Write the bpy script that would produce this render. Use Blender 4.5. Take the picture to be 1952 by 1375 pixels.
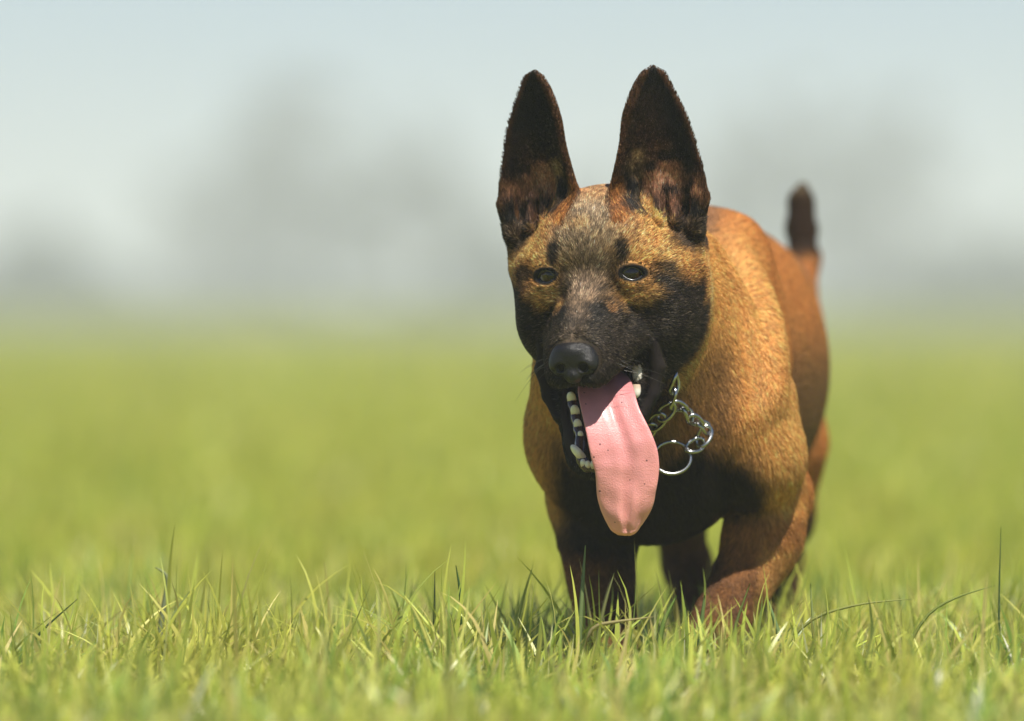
import bpy, math, random
import numpy as np

# ------------------------------------------------------------------ clear
for o in list(bpy.data.objects):
    bpy.data.objects.remove(o)
SC = bpy.context.scene
COL = SC.collection
RNG = np.random.default_rng(7)
random.seed(7)

# ------------------------------------------------------------------ camera
CAM_H, CAM_D = 0.30, 6.0
PXM = 2400.0                       # photo pixels per metre at the dog's face
cam_d = bpy.data.cameras.new('camera')
cam = bpy.data.objects.new('camera', cam_d); COL.objects.link(cam)
cam.location = (0, -CAM_D, CAM_H); cam.rotation_euler = (math.pi / 2, 0, 0)
cam_d.sensor_fit = 'HORIZONTAL'; cam_d.sensor_width = 36.0
cam_d.lens = 36.0 * CAM_D * PXM / 1952.0
cam_d.shift_y = -(687.5 - 590.0) / 1952.0
cam_d.clip_start = 0.1; cam_d.clip_end = 6000
cam_d.dof.use_dof = True
cam_d.dof.focus_distance = 5.96
cam_d.dof.aperture_fstop = (cam_d.lens / 1000.0) / 0.076
SC.camera = cam

# ------------------------------------------------------------------ world, sun, exposure
TO_SUN = np.array([0.21, -0.45, 0.87]); TO_SUN /= np.linalg.norm(TO_SUN)
w = bpy.data.worlds.new('World'); SC.world = w; w.use_nodes = True
nt = w.node_tree; nt.nodes.clear()
sky = nt.nodes.new('ShaderNodeTexSky'); sky.sky_type = 'NISHITA'; sky.sun_disc = False
sky.sun_elevation = math.asin(TO_SUN[2]); sky.sun_rotation = math.atan2(TO_SUN[0], TO_SUN[1])
sky.air_density = 0.77; sky.dust_density = 0.12; sky.ozone_density = 8.2
bg = nt.nodes.new('ShaderNodeBackground'); bg.inputs[1].default_value = 0.060
wo = nt.nodes.new('ShaderNodeOutputWorld')
nt.links.new(sky.outputs[0], bg.inputs[0]); nt.links.new(bg.outputs[0], wo.inputs[0])
sun_d = bpy.data.lights.new('sun', 'SUN'); sun_d.energy = 5.0; sun_d.angle = math.radians(0.55)
sun_d.color = (1.0, 0.94, 0.84)
sun = bpy.data.objects.new('sun', sun_d); COL.objects.link(sun)
import mathutils
sun.rotation_euler = mathutils.Vector(TO_SUN).to_track_quat('Z', 'Y').to_euler()
sun.location = (0, 0, 20)
SC.view_settings.view_transform = 'Standard'; SC.view_settings.look = 'None'
SC.view_settings.exposure = 0.6; SC.view_settings.gamma = 1.0
SC.view_settings.use_curve_mapping = False
SC.render.engine = 'CYCLES'
SC.cycles.use_denoising = True
try:
    SC.cycles.denoiser = 'OPENIMAGEDENOISE'
    SC.cycles.denoising_input_passes = 'RGB_ALBEDO_NORMAL'
    SC.cycles.denoising_prefilter = 'ACCURATE'
except Exception:
    pass
SC.cycles.max_bounces = 8; SC.cycles.diffuse_bounces = 3; SC.cycles.glossy_bounces = 3
SC.cycles.transmission_bounces = 6; SC.cycles.volume_bounces = 1; SC.cycles.transparent_max_bounces = 8
SC.cycles.sample_clamp_indirect = 4.0

# ------------------------------------------------------------------ helpers
def B(px, py, Y):                 # a point at depth Y, placed by its height and side offset
    s = (CAM_D + Y) / (CAM_D * PXM)
    return np.array([(px - 976.0) * s, Y, CAM_H + (590.0 - py) * s])

def nrm(v):
    v = np.asarray(v, float); return v / (np.linalg.norm(v) + 1e-12)

def smooth(e0, e1, x):
    t = np.clip((x - e0) / (e1 - e0), 0, 1); return t * t * (3 - 2 * t)

def link(name, me, mats=(), parent=None, smooth_sh=True):
    o = bpy.data.objects.new(name, me); COL.objects.link(o)
    for m in mats: me.materials.append(m)
    if parent is not None: o.parent = parent
    if smooth_sh and hasattr(me, 'polygons') and len(me.polygons):
        me.polygons.foreach_set('use_smooth', np.ones(len(me.polygons), bool))
    return o

def tag(o, label=None, cat=None, group=None, kind=None):
    if label: o['label'] = label
    if cat: o['category'] = cat
    if group: o['group'] = group
    if kind: o['kind'] = kind
    return o

def mesh_np(name, V, F, n=4):
    """V (k,3), F (m,n) uniform faces"""
    me = bpy.data.meshes.new(name)
    V = np.asarray(V, np.float32); F = np.asarray(F, np.int32)
    me.vertices.add(len(V)); me.vertices.foreach_set('co', V.ravel())
    me.loops.add(F.size); me.loops.foreach_set('vertex_index', F.ravel())
    me.polygons.add(len(F)); me.polygons.foreach_set('loop_start', np.arange(0, F.size, F.shape[1], dtype=np.int32))
    me.update(calc_edges=True); me.validate()
    return me

def set_col(me, C, name='col', domain='POINT'):
    at = me.attributes.new(name, 'FLOAT_COLOR', domain)
    C4 = np.ones((len(C), 4), np.float32); C4[:, :3] = C
    at.data.foreach_set('color', C4.ravel())

_lat = np.random.default_rng(3).random((32, 32, 32)).astype(np.float32)
def noise(p, scale):              # value noise, 0..1
    q = np.asarray(p, np.float32) * scale + 100.0
    i = np.floor(q).astype(int); f = q - i; f = f * f * (3 - 2 * f)
    out = 0
    for dx in (0, 1):
        for dy in (0, 1):
            for dz in (0, 1):
                wgt = (f[:, 0] if dx else 1 - f[:, 0]) * (f[:, 1] if dy else 1 - f[:, 1]) * (f[:, 2] if dz else 1 - f[:, 2])
                out = out + wgt * _lat[(i[:, 0] + dx) % 32, (i[:, 1] + dy) % 32, (i[:, 2] + dz) % 32]
    return out

def new_mat(name):
    m = bpy.data.materials.new(name); m.use_nodes = True
    m.node_tree.nodes.clear()
    out = m.node_tree.nodes.new('ShaderNodeOutputMaterial')
    return m, m.node_tree, out

def principled(nt, **kw):
    b = nt.nodes.new('ShaderNodeBsdfPrincipled')
    for k, v in kw.items():
        b.inputs[k].default_value = v
    return b

# ------------------------------------------------------------------ signed-distance volume and surface nets
class Vol:
    def __init__(s, xs, ys, zs, far=0.05):
        s.ax = [np.asarray(a, np.float32) for a in (xs, ys, zs)]
        s.far = far
        s.D = np.full([len(a) for a in s.ax], far, np.float32)
    def _sl(s, lo, hi):
        sl = []
        for a, l, h in zip(s.ax, lo, hi):
            i0 = max(0, int(np.searchsorted(a, l)) - 1); i1 = min(len(a), int(np.searchsorted(a, h)) + 1)
            sl.append(slice(i0, max(i1, i0)))
        return tuple(sl)
    def apply(s, fn, lo, hi, k, mode='add'):
        pad = k + 0.012
        sl = s._sl(np.asarray(lo) - pad, np.asarray(hi) + pad)
        X = s.ax[0][sl[0]][:, None, None]; Y = s.ax[1][sl[1]][None, :, None]; Z = s.ax[2][sl[2]][None, None, :]
        if X.size == 0 or Y.size == 0 or Z.size == 0: return
        d = fn(X, Y, Z).astype(np.float32)
        D = s.D[sl]
        if mode == 'add':
            h = np.maximum(k - np.abs(D - d), 0) / k
            s.D[sl] = np.minimum(D, d) - h * h * k * 0.25
        else:
            d = -d
            h = np.maximum(k - np.abs(D - d), 0) / k
            s.D[sl] = np.maximum(D, d) + h * h * k * 0.25
    def ell(s, c, r, R=None, k=0.02, mode='add'):
        c = np.asarray(c, float); r = np.asarray(r, float)
        R = np.eye(3) if R is None else np.asarray(R)      # columns = local axes
        ext = np.sqrt(((R * r[None, :]) ** 2).sum(1))
        def fn(X, Y, Z):
            dx, dy, dz = X - c[0], Y - c[1], Z - c[2]
            k0 = 0; k1 = 0
            for j in range(3):
                q = dx * R[0, j] + dy * R[1, j] + dz * R[2, j]
                k0 = k0 + (q / r[j]) ** 2; k1 = k1 + (q / r[j] ** 2) ** 2
            k0 = np.sqrt(k0); k1 = np.sqrt(k1) + 1e-9
            return k0 * (k0 - 1) / k1
        s.apply(fn, c - ext, c + ext, k, mode)
    def cone(s, a, b, ra, rb, k=0.02, mode='add', flat=None, fs=1.0):
        """capsule with two radii; flat = unit axis along which the section is scaled by fs"""
        a = np.asarray(a, float); b = np.asarray(b, float)
        m = max(ra, rb) * max(1.0, fs)
        u = None if flat is None else nrm(flat)
        def tr(x, y, z):
            if u is None: return x, y, z
            q = (x * u[0] + y * u[1] + z * u[2]) * (1.0 / fs - 1.0)
            return x + q * u[0], y + q * u[1], z + q * u[2]
        ba = np.array(tr(*(b - a))); L2 = float((ba ** 2).sum()) + 1e-12
        def fn(X, Y, Z):
            x, y, z = tr(X - a[0], Y - a[1], Z - a[2])
            t = np.clip((x * ba[0] + y * ba[1] + z * ba[2]) / L2, 0, 1)
            return (np.sqrt((x - t * ba[0]) ** 2 + (y - t * ba[1]) ** 2 + (z - t * ba[2]) ** 2) - (ra + (rb - ra) * t)) * min(1.0, fs)
        s.apply(fn, np.minimum(a, b) - m, np.maximum(a, b) + m, k, mode)
    def chain(s, pts, rad, k=0.02, **kw):
        for i in range(len(pts) - 1):
            s.cone(pts[i], pts[i + 1], rad[i], rad[i + 1], k, **kw)
    def front(s, px, py):
        """depth of the first surface met at this height and side offset"""
        for Y in np.arange(-.10, .6, .0015):
            p = B(px, py, Y)
            i = [min(len(a) - 1, int(np.searchsorted(a, q))) for a, q in zip(s.ax, p)]
            if s.D[i[0], i[1], i[2]] < 0: return Y
        return .3
    def sample(s, P):
        """trilinear distance at points P (n,3)"""
        idx = []; fr = []
        for j in range(3):
            a = s.ax[j]; i = np.clip(np.searchsorted(a, P[:, j]) - 1, 0, len(a) - 2)
            idx.append(i); fr.append(np.clip((P[:, j] - a[i]) / (a[i + 1] - a[i]), 0, 1))
        out = 0
        for dx in (0, 1):
            for dy in (0, 1):
                for dz in (0, 1):
                    w_ = (fr[0] if dx else 1 - fr[0]) * (fr[1] if dy else 1 - fr[1]) * (fr[2] if dz else 1 - fr[2])
                    out = out + w_ * s.D[idx[0] + dx, idx[1] + dy, idx[2] + dz]
        return out
    def mesh(s, iters=2, lam=0.5):
        D = s.D; ins = D < 0
        nx, ny, nz = D.shape
        c = np.zeros((nx - 1, ny - 1, nz - 1), np.uint8)
        for dx in (0, 1):
            for dy in (0, 1):
                for dz in (0, 1):
                    c += ins[dx:nx - 1 + dx, dy:ny - 1 + dy, dz:nz - 1 + dz]
        act = np.argwhere((c > 0) & (c < 8))
        ids = np.full(c.shape, -1, np.int32); ids[tuple(act.T)] = np.arange(len(act))
        corner = {}
        for dx in (0, 1):
            for dy in (0, 1):
                for dz in (0, 1):
                    corner[(dx, dy, dz)] = D[act[:, 0] + dx, act[:, 1] + dy, act[:, 2] + dz]
        acc = np.zeros((len(act), 3)); cnt = np.zeros(len(act))
        for ax in range(3):
            o1, o2 = [j for j in range(3) if j != ax]
            for u in (0, 1):
                for v in (0, 1):
                    p = [0, 0, 0]; p[o1] = u; p[o2] = v; q = list(p); q[ax] = 1
                    da, db = corner[tuple(p)], corner[tuple(q)]
                    m = (da < 0) != (db < 0)
                    t = np.where(m, da / np.where(m, da - db, 1), 0)
                    pt = np.zeros((len(act), 3)); pt[:, o1] = u; pt[:, o2] = v; pt[:, ax] = t
                    acc[m] += pt[m]; cnt[m] += 1
        acc /= cnt[:, None]
        V = np.empty_like(acc)
        for j in range(3):
            a = s.ax[j]; V[:, j] = a[act[:, j]] + acc[:, j] * (a[act[:, j] + 1] - a[act[:, j]])
        Q = []
        for ax in range(3):
            o1, o2 = [(1, 2), (2, 0), (0, 1)][ax]
            sl0 = [slice(None)] * 3; sl1 = [slice(None)] * 3
            sl0[ax] = slice(0, -1); sl1[ax] = slice(1, None)
            e = np.argwhere(ins[tuple(sl0)] != ins[tuple(sl1)])
            e = e[(e[:, o1] > 0) & (e[:, o2] > 0) & (e[:, o1] < D.shape[o1] - 1) & (e[:, o2] < D.shape[o2] - 1)]
            flip = ins[tuple(e.T)]
            def cid(a, b):
                q = e.copy(); q[:, o1] -= a; q[:, o2] -= b
                return ids[tuple(q.T)]
            f = np.stack([cid(1, 1), cid(0, 1), cid(0, 0), cid(1, 0)], 1)
            f[~flip] = f[~flip][:, ::-1]
            Q.append(f)
        F = np.concatenate(Q); F = F[(F >= 0).all(1)]
        # Laplacian smoothing
        E = np.concatenate([F[:, [0, 1]], F[:, [1, 2]], F[:, [2, 3]], F[:, [3, 0]]])
        deg = np.bincount(E.ravel(), minlength=len(V)).astype(float) + 1e-9
        for it in range(iters):
            A = np.empty_like(V)
            for j in range(3):
                A[:, j] = (np.bincount(E[:, 0], V[E[:, 1], j], len(V)) + np.bincount(E[:, 1], V[E[:, 0], j], len(V))) / deg
            V = V + (A - V) * (lam if it % 2 == 0 else -lam * 1.03)
        return V, F

def vert_normals(V, F):
    n = np.cross(V[F[:, 2]] - V[F[:, 0]], V[F[:, 3]] - V[F[:, 1]])
    N = np.zeros_like(V)
    for i in range(4):
        for j in range(3):
            N[:, j] += np.bincount(F[:, i], n[:, j], len(V))
    return N / (np.linalg.norm(N, axis=1)[:, None] + 1e-12), np.linalg.norm(n, axis=1) * 0.5

# ------------------------------------------------------------------ the meadow ground
def ground_height(x, y):
    return 0.006 * np.sin(x * 3.1 + 1.3) * np.cos(y * 2.3) + 0.0

def build_ground():
    xs = np.concatenate([np.linspace(-900, -20, 30), np.linspace(-16, 16, 90), np.linspace(20, 900, 30)])
    ys = np.concatenate([np.linspace(-40, -8, 8), np.linspace(-7, 20, 110), np.linspace(24, 150, 40), np.linspace(170, 1100, 40)])
    X, Y = np.meshgrid(xs, ys, indexing='ij')
    Z = np.where((np.abs(X) < 17) & (np.abs(Y) < 21), ground_height(X, Y), 0.0)
    V = np.stack([X, Y, Z], -1).reshape(-1, 3)
    nx, ny = X.shape
    i = np.arange(nx * ny).reshape(nx, ny)
    F = np.stack([i[:-1, :-1], i[1:, :-1], i[1:, 1:], i[:-1, 1:]], -1).reshape(-1, 4)
    me = mesh_np('meadow_ground', V, F)
    m, t, out = new_mat('meadow_soil_and_grass')
    b = principled(t, Roughness=0.9); b.inputs['Specular IOR Level'].default_value = 0.15
    geo = t.nodes.new('ShaderNodeNewGeometry')
    def nz(scale, detail=4.0):
        n = t.nodes.new('ShaderNodeTexNoise'); n.inputs['Scale'].default_value = scale; n.inputs['Detail'].default_value = detail
        t.links.new(geo.outputs['Position'], n.inputs['Vector']); return n
    n1 = nz(0.35); n2 = nz(9.0, 6.0); n3 = nz(0.045, 3.0)
    r1 = t.nodes.new('ShaderNodeValToRGB')
    r1.color_ramp.elements[0].color = (0.20, 0.235, 0.038, 1); r1.color_ramp.elements[0].position = 0.35
    r1.color_ramp.elements[1].color = (0.28, 0.30, 0.058, 1); r1.color_ramp.elements[1].position = 0.68
    t.links.new(n1.outputs['Fac'], r1.inputs[0])
    r2 = t.nodes.new('ShaderNodeValToRGB')
    r2.color_ramp.elements[0].color = (0.6, 0.6, 0.6, 1); r2.color_ramp.elements[1].color = (1.25, 1.25, 1.2, 1)
    t.links.new(n2.outputs['Fac'], r2.inputs[0])
    mx = t.nodes.new('ShaderNodeMix'); mx.data_type = 'RGBA'; mx.blend_type = 'MULTIPLY'; mx.inputs[0].default_value = 1.0
    t.links.new(r1.outputs[0], mx.inputs[6]); t.links.new(r2.outputs[0], mx.inputs[7])
    # the soil and thatch close by is browner: it lies under the blades
    r3 = t.nodes.new('ShaderNodeValToRGB')
    r3.color_ramp.elements[0].color = (0.85, 0.95, 0.9, 1); r3.color_ramp.elements[1].color = (1.12, 1.05, 1.0, 1)
    t.links.new(n3.outputs['Fac'], r3.inputs[0])
    mx2 = t.nodes.new('ShaderNodeMix'); mx2.data_type = 'RGBA'; mx2.blend_type = 'MULTIPLY'; mx2.inputs[0].default_value = 1.0
    t.links.new(mx.outputs[2], mx2.inputs[6]); t.links.new(r3.outputs[0], mx2.inputs[7])
    t.links.new(mx2.outputs[2], b.inputs['Base Color'])
    bp = t.nodes.new('ShaderNodeBump'); bp.inputs['Strength'].default_value = 0.6; bp.inputs['Distance'].default_value = 0.03
    t.links.new(n2.outputs['Fac'], bp.inputs['Height']); t.links.new(bp.outputs[0], b.inputs['Normal'])
    t.links.new(b.outputs[0], out.inputs[0])
    o = link('ground', me, [m]); tag(o, 'flat green meadow ground reaching to the trees', 'ground', kind='structure')
build_ground()

# ------------------------------------------------------------------ far trees
def leaf_mat(name, c0, c1):
    m, t, out = new_mat(name)
    oi = t.nodes.new('ShaderNodeNewGeometry')
    n = t.nodes.new('ShaderNodeTexNoise'); n.inputs['Scale'].default_value = 0.8
    t.links.new(oi.outputs['Position'], n.inputs['Vector'])
    r = t.nodes.new('ShaderNodeValToRGB')
    r.color_ramp.elements[0].color = (*c0, 1); r.color_ramp.elements[0].position = 0.35
    r.color_ramp.elements[1].color = (*c1, 1); r.color_ramp.elements[1].position = 0.65
    t.links.new(n.outputs['Fac'], r.inputs[0])
    b = principled(t, Roughness=0.7); t.links.new(r.outputs[0], b.inputs['Base Color'])
    tr = t.nodes.new('ShaderNodeBsdfTranslucent'); t.links.new(r.outputs[0], tr.inputs[0])
    mx = t.nodes.new('ShaderNodeMixShader'); mx.inputs[0].default_value = 0.3
    t.links.new(b.outputs[0], mx.inputs[1]); t.links.new(tr.outputs[0], mx.inputs[2]); t.links.new(mx.outputs[0], out.inputs[0])
    return m
M_LEAF = leaf_mat('tree_leaves', (0.045, 0.062, 0.03), (0.085, 0.105, 0.05))
M_LEAF2 = leaf_mat('hedge_leaves', (0.040, 0.070, 0.030), (0.075, 0.11, 0.04))
m, t, out = new_mat('bark'); b = principled(t, Roughness=0.9)
nb = t.nodes.new('ShaderNodeTexNoise'); nb.inputs['Scale'].default_value = 6
rb = t.nodes.new('ShaderNodeValToRGB'); rb.color_ramp.elements[0].color = (.05, .04, .03, 1); rb.color_ramp.elements[1].color = (.13, .1, .08, 1)
t.links.new(nb.outputs['Fac'], rb.inputs[0]); t.links.new(rb.outputs[0], b.inputs['Base Color']); t.links.new(b.outputs[0], out.inputs[0])
M_BARK = m

def tube(pts, rad, nseg=8):
    """closed-ended tube along pts; returns V,F(quads)"""
    pts = np.asarray(pts, float); rad = np.asarray(rad, float)
    V = []; F = []
    up = np.array([0.3, 0.2, 1.0])
    prev = None
    for i, p in enumerate(pts):
        d = nrm(pts[min(i + 1, len(pts) - 1)] - pts[max(i - 1, 0)])
        if prev is None:
            u = nrm(np.cross(d, up if abs(d @ nrm(up)) < .95 else np.array([1., 0, 0])))
        else:
            u = nrm(prev - d * (prev @ d))
        prev = u; v = np.cross(d, u)
        for k in range(nseg):
            a = 2 * math.pi * k / nseg
            V.append(p + rad[i] * (math.cos(a) * u + math.sin(a) * v))
    n = len(pts)
    for i in range(n - 1):
        for k in range(nseg):
            F.append([i * nseg + k, i * nseg + (k + 1) % nseg, (i + 1) * nseg + (k + 1) % nseg, (i + 1) * nseg + k])
    return np.array(V), np.array(F)

def join(parts):
    V = []; F = []; o = 0
    for v, f in parts:
        V.append(v); F.append(np.asarray(f) + o); o += len(v)
    return np.concatenate(V), np.concatenate(F)

def leaf_quads(centres, size, rng):
    n = len(centres)
    u = rng.normal(size=(n, 3)); u /= np.linalg.norm(u, axis=1)[:, None]
    v = np.cross(u, rng.normal(size=(n, 3))); v /= np.linalg.norm(v, axis=1)[:, None]
    s = (size * rng.uniform(.6, 1.4, n))[:, None]
    V = np.stack([centres - u * s, centres - v * s * .6, centres + u * s, centres + v * s * .6], 1).reshape(-1, 3)
    F = np.arange(4 * n).reshape(n, 4)
    return V, F

def build_tree(px, top, half, Y, label, seed, base_frac=0.12, mat=None):
    rng = np.random.default_rng(seed)
    s = (CAM_D + Y) / (CAM_D * PXM)
    H = (590 - top) * s + CAM_H; R = half * s
    root = bpy.data.objects.new('tree', None); COL.objects.link(root); root.location = ((px - 976) * s, Y, 0)
    tag(root, label, 'tree', 'hazy trees beyond the meadow')
    parts = [tube([(0, 0, -.2), (.05 * R, 0, H * .3), (0, .05 * R, H * .75)], [H * .028, H * .02, H * .006])]
    cl = []
    for k in range(9):
        a = rng.uniform(0, 6.28); z0 = H * rng.uniform(.12, .5); L = R * rng.uniform(.5, .85)
        e = np.array([math.cos(a) * L, math.sin(a) * L, z0 + H * rng.uniform(.12, .32)])
        parts.append(tube([(0, 0, z0), tuple(e * [.5, .5, 1] - [0, 0, .05 * H]), tuple(e)], [H * .012, H * .008, H * .003], 6))
        cl.append((e, R * rng.uniform(.3, .45)))
    for k in range(22):
        z = rng.uniform(base_frac, .95); q = math.sqrt(max(0.02, 1 - ((z - .45) / .58) ** 2))
        a = rng.uniform(0, 6.28); rr = R * q * math.sqrt(rng.uniform(0.05, .8))
        cl.append((np.array([math.cos(a) * rr, math.sin(a) * rr, H * z]), R * rng.uniform(.22, .4)))
    me = mesh_np('trunk', *join(parts)); link('trunk', me, [M_BARK], root)
    pts = []
    for c, r in cl:
        n = 150; d = rng.normal(size=(n, 3)); d /= np.linalg.norm(d, axis=1)[:, None]
        pts.append(c + d * (r * rng.uniform(.35, 1.0, n) ** .6)[:, None] * [1, 1, .85])
    pts = np.concatenate(pts); pts = pts[(pts[:, 2] > .35)]
    me = mesh_np('crown', *leaf_quads(pts, R * .050, rng)); link('crown', me, [mat or M_LEAF], root, False)

TREES = [
    (560, 150, 165, 300, 'tall pale hazy tree left of the dog, highest of the left trees'),
    (770, 215, 120, 285, 'hazy rounded tree just right of the tallest left tree'),
    (905, 330, 95, 260, 'lower blurred tree close beside the left ear of the dog'),
    (400, 300, 110, 320, 'blurred grey tree on the outer side of the tallest left tree'),
    (60, 430, 95, 250, 'low dark blurred tree at the left picture edge'),
    (1135, 300, 85, 290, 'small blurred tree seen between the two dog ears'),
    (1400, 190, 105, 310, 'hazy tree directly right of the right dog ear'),
    (1540, 140, 135, 300, 'tall hazy tree standing behind the raised tail'),
    (1705, 190, 115, 305, 'broad hazy tree right of the raised tail'),
    (1890, 440, 110, 250, 'low blurred bush-like tree near the right picture edge'),
]
for i, (px, top, half, Y, lab) in enumerate(TREES):
    build_tree(px, top, half, Y, lab, 40 + i)

def build_hedge():
    rng = np.random.default_rng(5)
    n = 26000
    x = rng.uniform(-42, 42, n)
    hgt = 1.3 + .7 * np.sin(x * .35 + 1) + .5 * np.sin(x * .9 + 2)
    hgt = np.clip(hgt + 1.0 * smooth(8, 20, x), .5, 3.2)
    z = rng.uniform(0, 1, n) ** .8 * hgt; y = 235 + rng.normal(0, .9, n)
    me = mesh_np('far_hedge', *leaf_quads(np.stack([x, y, z], 1), .2, rng))
    o = link('far_hedge', me, [M_LEAF2], None, False)
    tag(o, 'blurred low hedge line along the far edge of the meadow', 'hedge', kind='stuff')
build_hedge()

# ------------------------------------------------------------------ haze
def build_haze():
    x0, x1, y0, y1, z0, z1 = -950, 950, -60, 1150, -1.2, 14
    V = [(x, y, z) for x in (x0, x1) for y in (y0, y1) for z in (z0, z1)]
    F = [(0, 1, 3, 2), (4, 6, 7, 5), (0, 4, 5, 1), (2, 3, 7, 6), (0, 2, 6, 4), (1, 5, 7, 3)]
    me = mesh_np('haze', V, F)
    m, t, out = new_mat('haze_air')
    v = t.nodes.new('ShaderNodeVolumePrincipled')
    v.inputs['Color'].default_value = (0.86, 0.90, 1.0, 1); v.inputs['Density'].default_value = 0.0030
    v.inputs['Anisotropy'].default_value = 0.0
    t.links.new(v.outputs[0], out.inputs['Volume'])
    o = link('haze', me, [m], None, False); tag(o, 'pale summer haze over the meadow', 'haze', kind='stuff')
HAZE = True
if HAZE: build_haze()
# ------------------------------------------------------------------ the dog: shape
YAW, ROLL = math.radians(15.5), math.radians(1.8)
HC = B(1156, 525, 0.03)
FW = np.array([-math.sin(YAW), -math.cos(YAW), 0.0])
L0 = np.array([math.cos(YAW), -math.sin(YAW), 0.0])
U0 = np.array([0.0, 0.0, 1.0])
LX = L0 * math.cos(ROLL) + U0 * math.sin(ROLL)
UP = U0 * math.cos(ROLL) - L0 * math.sin(ROLL)
RH = np.stack([LX, FW, UP], 1)                     # columns: lateral, forward, up
def H(a, f, h): return HC + LX * a + FW * f + UP * h
def to_head(P): return (np.asarray(P) - HC) @ RH
def rot(ax, deg):
    c, s = math.cos(math.radians(deg)), math.sin(math.radians(deg))
    return np.array({0: [[1, 0, 0], [0, c, -s], [0, s, c]], 1: [[c, 0, s], [0, 1, 0], [-s, 0, c]], 2: [[c, -s, 0], [s, c, 0], [0, 0, 1]]}[ax])

BODY_YAW = math.radians(12)
AX = np.array([math.sin(BODY_YAW), math.cos(BODY_YAW), 0.0])      # from chest to rump
SD = np.array([math.cos(BODY_YAW), -math.sin(BODY_YAW), 0.0])     # towards the dog's left
RB = np.stack([SD, AX, U0], 1)

def ear_fn(side):
    """curved, cupped, tapered sheet; returns fn and bounds"""
    base = H(side * 0.0472, 0.004, 0.024); tip = H(side * 0.0490, 0.022, 0.1600)
    ev = nrm(tip - base); L = float(np.linalg.norm(tip - base))
    face = nrm(FW + LX * side * math.tan(math.radians(22)))
    en = nrm(face - ev * (face @ ev)); eu = np.cross(en, ev)       # eu: sideways
    if eu @ LX < 0: eu = -eu
    tt = np.array([-.15, 0., .2, .36, .45, .6, .75, .86, .94, 1.0, 1.04])
    ww = np.array([.030, .0350, .0380, .0372, .0350, .0300, .0255, .0195, .0142, .0090, -.002])
    cc = np.array([-.005, -.005, -.004, -.002, -.0005, .0, -.0012, -.0018, -.0012, 0.0, 0.0]) * side   # centre line
    dd = np.array([.020, .021, .021, .019, .0155, .012, .009, .006, .004, .002, .002])
    def fn(X, Y, Z):
        dx, dy, dz = X - base[0], Y - base[1], Z - base[2]
        u = dx * eu[0] + dy * eu[1] + dz * eu[2]; v = dx * ev[0] + dy * ev[1] + dz * ev[2]; n = dx * en[0] + dy * en[1] + dz * en[2]
        t = v / L
        w = np.interp(t, tt, ww); c = np.interp(t, tt, cc); d = np.interp(t, tt, dd)
        s = np.clip((u - c) / np.maximum(w, .004), -1.3, 1.3)
        n0 = d * (s * s - 0.75) + 0.004 * np.sin(np.clip(t, 0, 1) * 3.1)
        th = 0.0026
        q = (np.abs(n - n0) - th) / np.sqrt(1 + (2 * d * s / np.maximum(w, .006)) ** 2)
        e = (np.abs(u - c) - w) * 0.94
        e = np.maximum(e, -(t + .12) * L)
        r = 0.0022
        return np.sqrt(np.maximum(q + r, 0) ** 2 + np.maximum(e + r, 0) ** 2) + np.minimum(np.maximum(q + r, e + r), 0) - r
    lo = np.minimum(base, tip) - .05; hi = np.maximum(base, tip) + .05
    return fn, lo, hi, (base, eu, ev, en, L)

EYE_A, EYE_F, EYE_H, EYE_R = 0.0312, 0.0405, 0.0005, 0.0135
EYE_V = EYE_A + .0044      # where the lids open
EARS = {}

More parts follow.
